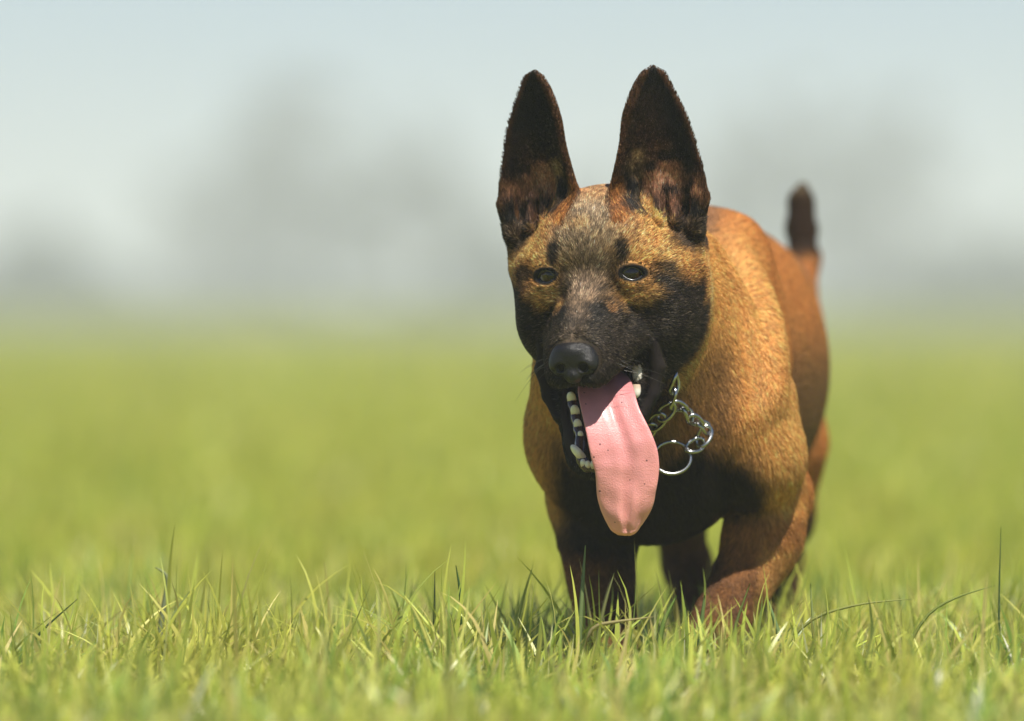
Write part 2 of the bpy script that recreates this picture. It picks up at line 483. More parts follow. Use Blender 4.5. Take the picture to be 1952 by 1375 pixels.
def build_body_volume():
    def sp(segs):
        out = []
        for a, b, d in segs:
            out.append(np.arange(a, b - d * .5, d))
        return np.concatenate(out)
    xs = sp([(-0.03, 0.17, .0016), (0.17, 0.34, .0022)])
    ys = sp([(-0.13, 0.10, .0016), (0.10, 0.25, .0026), (0.25, 0.95, .0045)])
    zs = sp([(-0.02, 0.14, .0026), (0.14, 0.52, .0016)])
    v = Vol(xs, ys, zs)
    K = .03
    # trunk
    v.ell(B(1392, 705, .42), (.076, .24, .118), RB, K)                       # rib cage
    v.ell(B(1420, 650, .68), (.062, .15, .094), RB, .04)                     # rump
    v.ell(B(1385, 565, .45), (.042, .28, .058), RB, .03)                     # back
    v.ell(B(1262, 825, .20), (.086, .12, .082), RB, K)                       # chest
    v.ell(B(1240, 905, .13), (.060, .050, .052), RB, .03)                    # breast
    v.ell(B(1330, 570, .27), (.062, .10, .078), RB, .03)                     # withers
    # neck
    v.cone(H(.010, -.020, -.012), B(1300, 690, .24), .060, .090, .03)
    v.cone(H(.012, -.020, -.050), B(1235, 830, .15), .052, .078, .03)
    v.cone(H(.040, -.090, .004), B(1398, 770, .132), .034, .050, .025)
    v.cone(B(1378, 490, .25), B(1396, 800, .124), .034, .044, .020)          # front plane of the neck        # neck muscle, viewer right
    v.cone(H(-.035, -.040, -.050), B(1104, 790, .145), .034, .042, .02)       # neck muscle, viewer left
    # shoulders
    v.ell(B(1412, 640, .25), (.026, .065, .092), RB @ rot(0, 12), .022)      # shoulder blade, near
    v.cone(B(1400, 700, .19), B(1438, 870, .13), .033, .038, .016)
    v.cone(B(1442, 870, .13), B(1472, 945, .20), .036, .030, .018)
    fold = [(1390, 468), (1410, 508), (1430, 556), (1446, 610), (1457, 665), (1463, 720), (1465, 770)]
    def lay(pts):                                     # smooth depth along the fold
        yy = np.array([v.front(px, py) for px, py in pts]); q = np.arange(len(pts)); yy = np.polyval(np.polyfit(q, yy, 2), q)
        return [(px, py, Y) for (px, py), Y in zip(pts, yy)]
    fold = [tuple(p) for p in np.stack([np.interp(np.linspace(0, 6, 25), np.arange(7), np.array(fold)[:, j]) for j in (0, 1)], 1)]
    gr = lay([(px - 20, py + 4) for px, py in fold]); rd = lay(fold); wv = np.sin(np.linspace(.02, math.pi - .02, 25))
    v.chain([B(px, py, Y + .0095 + .007 * (1 - q)) for (px, py, Y), q in zip(rd, wv)], list(.003 + .0085 * wv), .016)    # front edge of the shoulder blade
    v.chain([B(px, py, Y - .0060 - .004 * (1 - q)) for (px, py, Y), q in zip(gr, wv)], list(.003 + .0046 * wv), .010, mode='sub')   # crease before it            # upper arm
    v.cone(B(1160, 690, .22), B(1110, 850, .15), .042, .040, .025)
    v.cone(B(1110, 850, .15), B(1122, 960, .20), .036, .030, .02)
    # near fore leg (dog's left) swung inwards
    v.chain([B(1472, 945, .20), B(1450, 1030, .172), B(1414, 1110, .155), B(1376, 1180, .140), B(1358, 1215, .130)],
            [.030, .0270, .0232, .0208, .0210], .016)
    v.ell(B(1462, 1015, .165), (.029, .028, .045), RB @ rot(1, 15), .015)
    # far fore leg (dog's right)
    v.chain([B(1122, 950, .20), B(1140, 1040, .18), B(1146, 1110, .17), B(1156, 1190, .165), B(1160, 1235, .15)],
            [.032, .0285, .0245, .0225, .0210], .016)
    # paws with toes
    for (px, py, Y) in ((1350, 1258, .105), (1160, 1262, .13)):
        c = B(px, py, Y); c[2] = .020
        v.ell(c + [0, .006, .004], (.026, .030, .019), None, .012)
        for q, (ox, oy) in enumerate(((-.019, -.010), (-.007, -.024), (.008, -.024), (.020, -.010))):
            v.ell(c + [ox, oy, -.004], (.0085, .016, .0115), None, .005)
    # hind quarters, near
    v.ell(B(1476, 750, .66), (.042, .085, .095), RB @ rot(0, -14), .03)      # thigh
    v.chain([B(1490, 850, .62), B(1486, 985, .66), B(1480, 1065, .75), B(1478, 1150, .71), B(1476, 1215, .68)],
            [.042, .028, .021, .019, .020], .018)
    # hind quarters, far
    v.ell(B(1330, 780, .70), (.042, .085, .105), RB @ rot(0, -14), .03)
    v.chain([B(1300, 880, .60), B(1292, 985, .56), B(1310, 1080, .58), B(1326, 1150, .54), B(1330, 1215, .52)],
            [.040, .0225, .020, .019, .020], .014)
    for (px, Y) in ((1474, .65), (1330, .49)):
        c = B(px, 1215, Y); c[2] = .020
        v.ell(c, (.025, .036, .019), None, .012)
        for ox in (-.016, -.0055, .0055, .016):
            v.ell(c + [ox, -.028 + abs(ox) * .5, -.004], (.008, .014, .011), None, .005)
    # tail, carried upright
    v.chain([B(1505, 610, .78), B(1522, 560, .83), B(1533, 500, .85), B(1528, 440, .86), B(1527, 390, .865), B(1530, 366, .87)],
            [.019, .0132, .0106, .0095, .0072, .0044], .02)
    # ---------------- head
    v.ell(H(0, -.010, .016), (.058, .066, .056), RH, .02)                    # skull
    v.ell(H(0, .020, .022), (.046, .040, .036), RH, .02)                     # forehead
    for s in (-1, 1):
        v.ell(H(s * .050, .006, .004), (.0225, .034, .024), RH, .014)         # temple
        v.ell(H(s * .0465, .000, -.032), (.026, .042, .036), RH, .018)        # cheek
        v.ell(H(s * .044, -.022, .000), (.030, .030, .050), RH, .02)         # back of the cheek
        v.ell(H(s * .033, .0315, .0145), (.020, .019, .011), RH @ rot(1, s * 12), .012)  # brow
        v.ell(H(s * .037, .0345, -.0155), (.020, .0175, .0135), RH, .014)        # cheek bone under the eye
    # muzzle
    v.cone(H(0, .030, -.016), H(0, .092, -.059), .026, .0185, .014, flat=LX, fs=.86)
    v.cone(H(0, .046, -.006), H(0, .098, -.053), .0125, .0115, .010, flat=LX, fs=1.25)  # bridge
    for s in (-1, 1):
        v.cone(H(s * .0265, .038, -.046), H(s * .0112, .096, -.0760), .0175, .0142, .008)  # upper lip
        v.cone(H(s * .0165, .056, -.036), H(s * .0105, .090, -.062), .0140, .0130, .008)
        v.ell(H(s * .055, .070, -.038), (.017, .022, .018), RH, .020, 'sub')   # the cheek falls back beside the muzzle
        v.ell(H(s * .0245, .0695, -.014), (.0065, .009, .011), RH @ rot(0, -40), .010, 'sub')   # hollow beside the bridge
    v.ell(H(0, .098, -.077), (.020, .013, .0135), RH, .008)
    v.ell(H(0, .1015, -.064), (.0205, .013, .0148), RH, .008)                  # base of the nose leather
    # mouth opening under the upper jaw
    v.cone(H(0, .030, -.102), H(0, .110, -.118), .024, .028, .010, 'sub', flat=LX, fs=1.05)
    # lower jaw, dropped open
    v.chain([H(0, -.012, -.062), H(0, .016, -.100), H(0, .040, -.132), H(0, .050, -.147)], [.034, .0265, .0185, .0150], .012, flat=LX, fs=1.16)
    for s in (-1, 1):
        v.cone(H(s * .040, .004, -.052), H(s * .024, .026, -.108), .016, .011, .012)      # jaw sides and lip fold
        v.cone(H(s * .024, .026, -.108), H(s * .0135, .050, -.144), .011, .0085, .008)
    for s in (-1, 1):
        v.chain([H(s * .0455, .034, -.056), H(s * .0475, .029, -.074), H(s * .0430, .029, -.095), H(s * .0350, .034, -.112)], [.0045, .0055, .0048, .0035], .004)   # slack lip at the corner of the mouth
    # floor of the mouth, hollow
    v.cone(H(0, .040, -.098), H(0, .068, -.140), .0170, .0120, .006, 'sub')
    v.cone(H(0, .030, -.084), H(0, .060, -.105), .022, .022, .008, 'sub', flat=LX, fs=1.2)
    # eye sockets and lids
    for s in (-1, 1):
        e = H(s * EYE_A, EYE_F, EYE_H)
        out_dir = nrm(FW + LX * s * .27)
        v.ell(e + out_dir * .001, (EYE_R + .0032, EYE_R + .0030, EYE_R + .0022), RH, .006)
        # almond opening
        R = RH @ rot(2, -s * 22) @ rot(1, s * 9)
        v.ell(e + out_dir * .0140 + LX * s * .0008 - UP * .0008, (.0083, .0085, .0051), R, .0022, 'sub')
    for s in (-1, 1):
        fn, lo, hi, fr = ear_fn(s); EARS[s] = fr
        v.apply(fn, lo, hi, .010)
        # skin joining the ear to the head, behind the cup
        v.cone(H(s * .046, -.034, .026), H(s * .050, -.016, .064), .026, .010, .012)
        v.cone(H(s * .064, -.006, .004), H(s * .070, -.002, .032), .011, .006, .012)
        # ear hollow
        b0 = fr[0] + fr[2] * .022 + fr[3] * .012 + fr[1] * s * .006
        v.cone(b0, fr[0] + fr[2] * .066 + fr[3] * .009, .012, .010, .006, 'sub', flat=LX, fs=1.5)
        # folds of the ear shell
        sh = lambda u_, v_, n_: fr[0] + fr[1] * s * u_ + fr[2] * v_ + fr[3] * n_
        v.chain([sh(-.004, .018, .004), sh(.001, .040, -.006), sh(.000, .066, -.009)], [.0048, .0036, .0018], .005)
        v.chain([sh(.012, .016, .006), sh(.012, .034, -.004), sh(.008, .052, -.008)], [.0040, .0032, .0016], .004)
        v.chain([sh(-.020, .020, .010), sh(-.019, .050, .000)], [.0042, .0020], .005)
        v.chain([sh(.026, .012, .010), sh(.032, .034, .007), sh(.033, .050, .004)], [.0060, .0048, .0025], .006)
    return v

VOL = build_body_volume()
# leave room for the coat: the skin lies deeper where the hair is longer
VOL.D += (.0016 * smooth(.07, .16, VOL.ax[1])).astype(np.float32)[None, :, None]
DV, DF = VOL.mesh(6, .5)
# keep the one connected surface
def biggest(V, F):
    lab = np.arange(len(V))
    E = np.concatenate([F[:, [0, 1]], F[:, [1, 2]], F[:, [2, 3]], F[:, [3, 0]]])
    for _ in range(400):
        m = np.minimum(lab[E[:, 0]], lab[E[:, 1]]); old = lab.copy()
        np.minimum.at(lab, E[:, 0], m); np.minimum.at(lab, E[:, 1], m)
        lab = lab[lab]
        if (lab == old).all(): break
    u, c = np.unique(lab, return_counts=True); keep = lab == u[c.argmax()]
    new = np.cumsum(keep) - 1
    return V[keep], new[F[keep[F].all(1)]]
DV, DF = biggest(DV, DF)
DN, DA = vert_normals(DV, DF)
print('dog mesh', len(DV), len(DF))
# ------------------------------------------------------------------ the dog: coat
C_GOLD = np.array([.84, .47, .155]); C_RED = np.array([.58, .235, .065]); C_GREY = np.array([.34, .245, .15])
C_BLACK = np.array([.0085, .0078, .0072]); C_DARK = np.array([.060, .030, .015]); C_CREAM = np.array([.66, .46, .22])
C_SKIN = np.array([.30, .11, .075])

def blob(a, h, ca, ch, ra, rh, soft=.35, ang=0.0):
    da, dh = a - ca, h - ch
    c, s = math.cos(ang), math.sin(ang)
    u = (da * c + dh * s) / ra; w = (-da * s + dh * c) / rh
    return 1 - smooth(1 - soft, 1 + soft, np.sqrt(u * u + w * w))

def ear_coords(P, s):
    base, eu, ev, en, L = EARS[s]
    d = P - base
    return d @ eu, (d @ ev) / L, d @ en

def ear_zone(u, t, q, h, a, f):
    skull = (a / .058) ** 2 + ((f + .01) / .066) ** 2 + ((h - .016) / .056) ** 2
    wid = np.interp(t, [-.15, 0, .2, .36, .45, .6, .75, .86, .94, 1], [.030, .0355, .039, .038, .035, .030, .0255, .0195, .0142, .0090])
    d = np.interp(t, [-.15, 0, .2, .36, .45, .6, .75, .86, .94, 1.0], [.020, .021, .021, .019, .0155, .012, .009, .006, .004, .002])
    sg = u / wid
    n0 = d * (sg * sg - .75) + .004 * np.sin(np.clip(t, 0, 1) * 3.1)
    off = np.abs(q - n0)
    near = (t > .02) & (t < 1.1) & (np.abs(sg) < 1.15) & (h > .036)
    wgt = near * smooth(.0085 + .012 * np.clip(t - .25, 0, 1), .0045, off)
    wgt = np.maximum(wgt, ((h > .098) & (np.abs(u) < .045)).astype(float))
    wgt = np.maximum(wgt, near * (skull > 1.10) * (t > .14) * (q > n0 - .008) * (np.abs(q - n0) < .03))
    return wgt, sg

def lerp(C, D, t): return C * (1 - t[:, None]) + D * t[:, None]

def coat(P, N):
    """returns colour, hair length, hair density weight (fur), all from position on the animal"""
    n = len(P)
    hd = to_head(P); a, f, h = hd.T; aa = np.abs(a)
    j1 = noise(P, 90) - .5; j2 = noise(P, 28) - .5; j3 = noise(P, 260) - .5
    X, Y, Z = P.T
    # ---- body
    C = np.tile(C_GOLD, (n, 1))
    C = lerp(C, C_RED, np.clip(.20 + .35 * j2 + .70 * smooth(.13, .20, Y) * np.maximum(smooth(.195, .215, X), smooth(.18, .26, Y)), 0, .92))
    back = smooth(.330, .362, Z + .02 * j2) * smooth(.16, .24, Y)
    C = lerp(C, C_RED * .9, back * .45)
    # the dark saddle hairs along the shoulder crest
    sx = X - (.155 + .22 * (Y - .25))
    C = lerp(C, np.array([.16, .11, .085]), np.exp(-((sx - .012) / .010) ** 2) * smooth(.16, .2, Y) * smooth(.30, .34, Z) * .6)
    # flank below is greyer
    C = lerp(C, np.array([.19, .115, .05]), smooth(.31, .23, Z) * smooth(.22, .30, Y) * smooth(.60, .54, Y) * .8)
    body_len = np.full(n, .0052)
    thr = smooth(.30, .25, Z) * smooth(.16, .10, Y) * smooth(.19, .165, X) * smooth(.035, .06, X)
    C = lerp(C, np.array([.16, .085, .035]), np.clip(thr, 0, 1) * .7)  # throat browned, shade below the jaw put into the coat colour
    # under belly
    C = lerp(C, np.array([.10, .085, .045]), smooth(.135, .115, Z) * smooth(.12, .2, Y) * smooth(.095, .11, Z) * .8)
    # legs: cast shade under the body put into the browns
    leg = smooth(.125, .095, Z)
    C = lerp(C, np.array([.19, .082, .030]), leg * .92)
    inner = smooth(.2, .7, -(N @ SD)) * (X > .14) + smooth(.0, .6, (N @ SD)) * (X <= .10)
    C = lerp(C, C_DARK * .8, leg * np.clip(inner, 0, 1) * (Y < .35) * np.where(X > .14, .35, .6))  # inner sides darkened: painted shade over the dark overlay hair
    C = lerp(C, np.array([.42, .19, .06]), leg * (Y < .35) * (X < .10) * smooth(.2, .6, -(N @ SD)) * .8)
    C = lerp(C, np.array([.46, .20, .062]), (Y < .3) * smooth(.075, .095, Z) * smooth(.140, .125, Z) * smooth(.165, .180, X) * .75)  # sunlit patch of the near forearm painted into the coat
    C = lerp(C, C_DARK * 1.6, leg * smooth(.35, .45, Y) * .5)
    C = lerp(C, C_GOLD * 1.05, leg * (Y < .35) * smooth(.05, .075, Z) * smooth(.195, .205, X) * .5)
    # black breast
    side_r = smooth(.212, .190, X + .025 * j2 + .10 * (Z - .15)); side_l = smooth(.018, .045, X + .02 * j2 - .2 * (.17 - Z))
    br = smooth(.207, .176, Z + .05 * j2 - .06 * (X - .12)) * side_r * side_l * smooth(.34, .24, Y) * smooth(.080, .110, Z + .02 * j1) * np.maximum(smooth(.175, .160, X), smooth(.122, .140, Z))
    C = lerp(C, C_BLACK * 1.3, np.clip(br, 0, 1) * .97)
    body_len = np.where(leg > .5, .0042, body_len)
    body_len += .002 * smooth(.26, .20, Z) * smooth(.3, .2, Y) * (leg < .5)
    # neck is longer haired
    body_len += .0015 * smooth(.25, .15, Y) * (leg < .5)
    # tail
    tail = smooth(.74, .80, Y) * smooth(.33, .35, Z)
    C = lerp(C, C_BLACK * 2.0, tail * smooth(.315, .345, Z + .03 * j1) * .93)
    C = lerp(C, C_CREAM * .35, tail * smooth(.398, .404, Z + .01 * j1) * .5)
    body_len = np.where(tail > .4, .009, body_len)
    dens = 1 + .8 * leg
    # ---- head
    hw = smooth(-.055, -.025, f + .35 * (h + .02)) * (np.linalg.norm((hd - [0, .02, -.02]) / [.105, .14, .16], axis=1) < 1.0)
    Ch = np.tile(C_GOLD * .95, (n, 1))
    Ch = lerp(Ch, C_RED, np.clip(.30 + 1.2 * j2 + .9 * j1, 0, .8))
    Ch = lerp(Ch, C_RED * .8, blob(aa, h, .030, .045, .016, .020, .6) * .45)
    Ch = lerp(Ch, C_GREY, (blob(a, h, 0, .026, .030, .046, .5) * np.clip(.95 + .8 * j1, 0, 1)))
    Ch = lerp(Ch, np.array([.43, .235, .115]), blob(a, h, 0, .075, .026, .014, .5) * .85)
    # bridge of the nose, mottled
    Ch = lerp(Ch, np.array([.25, .175, .115]), blob(a, h, 0, -.014, .017, .034, .5) * .9)
    Ch = lerp(Ch, np.array([.105, .085, .070]), smooth(-.022, -.040, h) * smooth(.02, .012, aa) * .9)
    # black mask: muzzle, lips, cheeks
    m1 = smooth(-.014, -.030, h + .016 * j1 + .010 * smooth(.016, .0, aa) * smooth(-.05, -.03, h))
    m2 = smooth(.046, .055, aa + .010 * j1 + .18 * np.clip(.0 - h, 0, .05)) * smooth(.010, -.006, h + .02 * j2)
    m2 = m2 * smooth(-.012, .004, f + .012 * j1)
    mk = np.maximum(m1, m2) * smooth(-.028, -.008, f + .02 * j2 + .3 * np.clip(h + .05, -.1, .0))
    strip = blob(a, h, 0, -.026, .0080, .030, .45) * np.clip(.80 + 1.3 * j1 + 1.0 * j3, 0, .92)
    mk = np.maximum(mk, blob(aa, h, .0165, -.019, .0062, .017, .55) * (f > .02) * .75 * np.clip(.9 + 1.2 * j1, 0, 1))
    mk = mk * (1 - strip)
    under = np.maximum(blob(aa, h, .0405, -.0125, .0150, .0066, .45, ang=-.22), blob(aa, h, .0300, -.0215, .0105, .0075, .5) * .7) * (f > .0)
    under = under * np.clip(.62 + 1.8 * j1 + 1.0 * j3, 0, .9)
    mk = np.maximum(mk, blob(aa, h, .0565, .0005, .009, .010, .4) * .9 * (f > 0))
    mk = mk * (1 - under * .95)
    Ch = lerp(Ch, C_CREAM * [.60, .50, .40], under * np.clip(.55 + 1.6 * j1 + 1.2 * j3, 0, 1))
    Ch = lerp(Ch, C_BLACK * 1.15, np.clip(mk, 0, 1) * .98)
    Ch = lerp(Ch, C_GREY * .30, blob(a, h, 0, -.046, .016, .010, .6) * .5)          # paler hair above the nose
    Ch = lerp(Ch, C_BLACK * 1.2, blob(aa, h, .0265, .0165, .0058, .0100, .35, ang=.15) * (f > .01) * .96)   # brow spots
    Ch = lerp(Ch, C_DARK * .9, blob(aa, h, .0205, .001, .0055, .012, .6) * (f > .01) * .55)          # darker hair at the inner corner
    rim = np.zeros(n)
    for s in (-1, 1):
        e = H(s * EYE_A, EYE_F, EYE_H)
        r_ = np.sqrt(((a - s * EYE_V) / .0116) ** 2 + ((h - EYE_H) / .0072) ** 2)
        rim = np.maximum(rim, (1 - smooth(.95, 1.2, r_)) * (f > .025))
    Ch = lerp(Ch, C_BLACK * .9, rim)
    hl = np.full(n, .0046)
    hl = hl - .0018 * smooth(-.015, -.045, h) * smooth(.02, .05, f)
    hl = hl + .003 * smooth(.02, -.02, f) * smooth(.04, .06, aa) * smooth(.02, .0, h) + .003 * smooth(-.02, -.05, h) * smooth(.02, -.01, f)
    hl = np.where(rim > .3, .002, hl)
    hl = hl - .0012 * blob(aa, h, EYE_V, EYE_H, .019, .014, .4) * (f > .02)
    # lower jaw is black, throat hair dark
    jaw = smooth(-.085, -.098, h) * (f > -.02)
    Ch = lerp(Ch, C_BLACK * 1.1, jaw); hl = np.where(jaw > .5, .0035, hl)
    Ch = lerp(Ch, C_BLACK * 1.6, blob(aa, h, .072, .036, .017, .020, .35) * .95)      # black foot of the ear
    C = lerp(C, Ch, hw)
    L = body_len * (1 - hw) + hl * hw
    dens = dens + 2.2 * hw
    # bare leather and mouth
    dens = np.where(rim > .75, 0, dens)
    nose = ((a / .0215) ** 2 + ((f - .108) / .018) ** 2 + ((h + .066) / .0165) ** 2) < 1
    dens = np.where(nose, 0, dens)
    inside = (h < -.086) & (h > -.15) & (aa < .030) & (f > .022 + .0) & ((N @ UP) > .05) & (f > -.02)
    dens = np.where(inside, 0, dens)
    C = lerp(C, np.array([.020, .012, .012]), inside.astype(float))
    roof = (h < -.078) & (aa < .03) & (f > .02) & ((N @ UP) < -.55)
    dens = np.where(roof, dens * .15, dens)
    # wet black lip at the corner of the mouth
    lp = np.array([[.0455, .034, -.056], [.0475, .029, -.074], [.0430, .029, -.095], [.0350, .034, -.112]])
    hs = np.stack([aa, f, h], 1); dl = np.full(n, 9.)
    for q0, q1 in zip(lp[:-1], lp[1:]):
        tq = np.clip(((hs - q0) @ (q1 - q0)) / ((q1 - q0) @ (q1 - q0)), 0, 1); dl = np.minimum(dl, np.linalg.norm(hs - q0 - tq[:, None] * (q1 - q0), axis=1))
    lip = (dl < .0064) & (N @ FW > .1)
    dens = np.where(lip, 0, dens); C = lerp(C, np.array([.014, .010, .010]), lip * .9)
    # ---- ears
    for s in (-1, 1):
        u, t, q = ear_coords(P, s)
        en = EARS[s][3]
        near, sig = ear_zone(u, t, q, h, a, f)
        w_e = near * smooth(.02, .16, t + .0 * u)
        front = smooth(-.2, .3, N @ en)
        wid = np.interp(t, [0, .15, .3, .45, .6, .75, .86, .94, 1], [.034, .037, .037, .035, .030, .0225, .0155, .009, .004])
        edge = smooth(.78, 1.0, np.abs(u) / wid)
        Ce = np.tile(C_BLACK * 1.5, (n, 1))
        Ce = lerp(Ce, np.array([.07, .030, .014]), np.clip(.10 + 1.0 * j2, 0, .45))
        Ce = lerp(Ce, np.array([.15, .060, .020]), edge * .35)
        low = smooth(.50, .20, t)
        us = u * s                                              # + towards the outer side
        Ce = lerp(Ce, np.array([.62, .30, .18]), smooth(.66, .40, t) * front * blob(us, t, .004, .30, .013, .26, .5, 0) * np.clip(.65 + 2.4 * j1, 0, 1) * .9)
        Ce = lerp(Ce, np.array([.40, .26, .14]), front * blob(us, t, -.016, .47, .0075, .10, .6) * np.clip(.6 + 2.4 * j1, 0, 1))
        Ce = lerp(Ce, np.array([.30, .19, .10]), front * blob(us, t, -.012, .17, .008, .09, .6) * np.clip(.6 + 2.4 * j1, 0, 1))
        Ce = lerp(Ce, np.array([.42, .20, .10]), front * blob(us, t, .029, .27, .009, .09, .5) * np.clip(.7 + 2 * j1, 0, 1))
        Ce = lerp(Ce, np.array([.16, .07, .025]), (1 - front) * .8)
        Ce = lerp(Ce, C_RED * .8, blob(us, t, -.034, .15, .008, .2, .5) * .8)
        Ce = lerp(Ce, C_BLACK * 1.5, front * blob(us, t, .024, .10, .022, .10, .5) * .9)
        C = lerp(C, Ce, w_e)
        L = L * (1 - w_e) + w_e * (.0032 + .0025 * low + .003 * low * front * (np.abs(us) < .028))
        dens = dens * (1 + .1 * w_e)
    L = np.where(h > .085, L * .55, L)
    return C, np.clip(L, .0015, .03), dens, hw

def comb(P, N):
    """lie of the coat"""
    hd = to_head(P); a, f, h = hd.T
    X, Y, Z = P.T
    g = AX[None, :] * .85 + np.array([[0, 0, -.55]]) + SD[None, :] * (np.sign((P - B(1300, 700, .25)) @ SD) * .15)[:, None]
    g = g + np.array([[0, 0, -.8]]) * (smooth(.28, .2, Y) * smooth(.34, .28, Z))[:, None]
    leg = smooth(.14, .09, Z)
    g = lerp(g, np.tile([0, .15, -1.], (len(P), 1)), leg)
    tail = smooth(.76, .80, Y) * smooth(.33, .35, Z)
    g = lerp(g, np.tile([0, .1, 1.], (len(P), 1)), tail)
    hw = smooth(-.055, -.02, f + .35 * (h + .02)) * (np.linalg.norm((hd - [0, .02, -.02]) / [.105, .14, .16], axis=1) < 1.0)
    v = hd - np.array([0, .105, -.050])
    v = v / (np.linalg.norm(v, axis=1)[:, None] + 1e-6)
    v[:, 1] -= .5
    v[:, 0] += np.sign(a) * smooth(.02, .06, np.abs(a)) * .35
    v[:, 2] -= smooth(.0, -.06, h) * .35
    gh = v @ RH.T
    g = lerp(g, gh, hw)
    for s in (-1, 1):
        u, t, q = ear_coords(P, s)
        near, sig = ear_zone(u, t, q, h, a, f)
        base, eu, ev, en, L = EARS[s]
        ge = ev[None, :] * .9 + eu[None, :] * (np.sign(u) * .12)[:, None]
        g = lerp(g, ge, near.astype(float))
    g = g + (.06 + .2 * hw)[:, None] * np.stack([noise(P, 45) - .5, noise(P + 7.7, 45) - .5, noise(P + 3.1, 45) - .5], 1)
    g = g - N * (g * N).sum(1)[:, None]
    return g / (np.linalg.norm(g, axis=1)[:, None] + 1e-9)

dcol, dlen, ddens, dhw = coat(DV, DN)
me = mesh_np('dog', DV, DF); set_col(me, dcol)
m, t, out = new_mat('dog_skin_and_undercoat')
at = t.nodes.new('ShaderNodeAttribute'); at.attribute_name = 'col'
b = principled(t, Roughness=.7); b.inputs['Specular IOR Level'].default_value = .12
nz = t.nodes.new('ShaderNodeTexNoise'); nz.inputs['Scale'].default_value = 420; nz.inputs['Detail'].default_value = 3
bp = t.nodes.new('ShaderNodeBump'); bp.inputs['Strength'].default_value = .5; bp.inputs['Distance'].default_value = .002
t.links.new(nz.outputs['Fac'], bp.inputs['Height']); t.links.new(bp.outputs[0], b.inputs['Normal'])
t.links.new(at.outputs['Color'], b.inputs['Base Color']); t.links.new(b.outputs[0], out.inputs[0])
DOG = link('dog', me, [m])
tag(DOG, 'tan young shepherd dog with black mask walking through grass, tongue hanging out', 'dog')

# ------------------------------------------------------------------ fur strands
def build_fur(total):
    rng = np.random.default_rng(11)
    fc = DV[DF].mean(1)
    fd = ddens[DF].mean(1)
    fn_ = DN[DF].mean(1)
    to_cam = nrm([0, -1, .05])
    fac = fn_ @ to_cam
    wgt = DA * fd * np.where(fac > -.35, 1.0, .25)
    hard = (ddens[DF] <= 0).any(1); wgt[hard] = 0
    p = wgt / wgt.sum()
    fi = rng.choice(len(DF), total, p=p)
    u = rng.random((total, 1)); v = rng.random((total, 1))
    q = DF[fi]
    def bil(A):
        return (A[q[:, 0]] * (1 - u) * (1 - v) + A[q[:, 1]] * u * (1 - v) + A[q[:, 2]] * u * v + A[q[:, 3]] * (1 - u) * v)
    P = bil(DV); N = bil(DN); N /= np.linalg.norm(N, axis=1)[:, None]
    C, L, D, HW = coat(P + rng.normal(0, .0011, P.shape), N)
    G = comb(P, N)
    # clumping and scatter
    jit = rng.normal(0, .11, (total, 3)); jit -= N * (jit * N).sum(1)[:, None]
    G = G + jit; G /= np.linalg.norm(G, axis=1)[:, None]
    L = L * rng.uniform(.65, 1.25, total)
    lift0 = rng.uniform(.16, .42, total) * (1 - .25 * HW); K = 5
    pos = np.empty((total, K, 3), np.float32); rad = np.empty((total, K), np.float32); col = np.empty((total, K, 4), np.float32)
    cur = P - N * .0006; rnd_l = rng.uniform(-1, 1, total)
    base_r = np.where(HW > .5, .00026, .00027) * rng.uniform(.7, 1.25, total)
    base_r = np.where(P[:, 1] > .3, base_r * 1.5, base_r)
    tone = np.exp(rng.normal(0, .45, total) * (.5 + .6 * HW) + (.7 + .8 * HW) * (noise(P, 420) - .5))[:, None]
    grey = (C.mean(1) < .06) & (HW > .5) & (rng.random(total) < .24)  # grey sheen of the black mask, given as colour to some hairs
    C[grey] = C[grey] * 2.6 + .020
    # agouti: some hairs carry dark tips
    tipd = np.where(rng.random(total) < .40, rng.uniform(.25, .6, total), rng.uniform(.85, 1.15, total))[:, None]
    for i in range(K):
        s = i / (K - 1)
        if i:      # keep the hair above the skin where the surface is hollow
            cur = cur + N * np.clip((.0002 + .0010 * s * (1 + .4 * rnd_l)) - VOL.sample(cur), 0, .004)[:, None]
        pos[:, i] = cur
        rad[:, i] = base_r * (1 - .85 * s ** 1.5)
        col[:, i, :3] = np.clip(C * tone * (1 + (tipd - 1) * smooth(.35, .95, np.array(s))) * (.92 + .16 * s), 0, .8)
        col[:, i, 3] = 1
        lift = (lift0 * (1 - .8 * s))[:, None]
        d = G * 1.0 + N * lift
        d /= np.linalg.norm(d, axis=1)[:, None]
        cur = cur + d * (L / (K - 1))[:, None]
    cu = bpy.data.hair_curves.new('fur')
    cu.add_curves([K] * total)
    cu.attributes['position'].data.foreach_set('vector', pos.ravel()) if 'position' in cu.attributes else cu.position_data.foreach_set('vector', pos.ravel())
    r = cu.attributes.get('radius') or cu.attributes.new('radius', 'FLOAT', 'POINT')
    r.data.foreach_set('value', rad.ravel())
    ca = cu.attributes.new('col', 'FLOAT_COLOR', 'POINT'); ca.data.foreach_set('color', col.ravel())
    m, t, out = new_mat('dog_fur')
    at = t.nodes.new('ShaderNodeAttribute'); at.attribute_name = 'col'
    b = principled(t, Roughness=.46); b.inputs['Specular IOR Level'].default_value = .26
    t.links.new(at.outputs['Color'], b.inputs['Base Color'])
    tr = t.nodes.new('ShaderNodeBsdfTranslucent'); t.links.new(at.outputs['Color'], tr.inputs[0])
    mx = t.nodes.new('ShaderNodeMixShader'); mx.inputs[0].default_value = .32
    t.links.new(b.outputs[0], mx.inputs[1]); t.links.new(tr.outputs[0], mx.inputs[2]); t.links.new(mx.outputs[0], out.inputs[0])
    cu.materials.append(m)
    o = bpy.data.objects.new('fur', cu); COL.objects.link(o); o.parent = DOG
    o['kind'] = 'stuff'
FUR_N = 680000
build_fur(FUR_N)
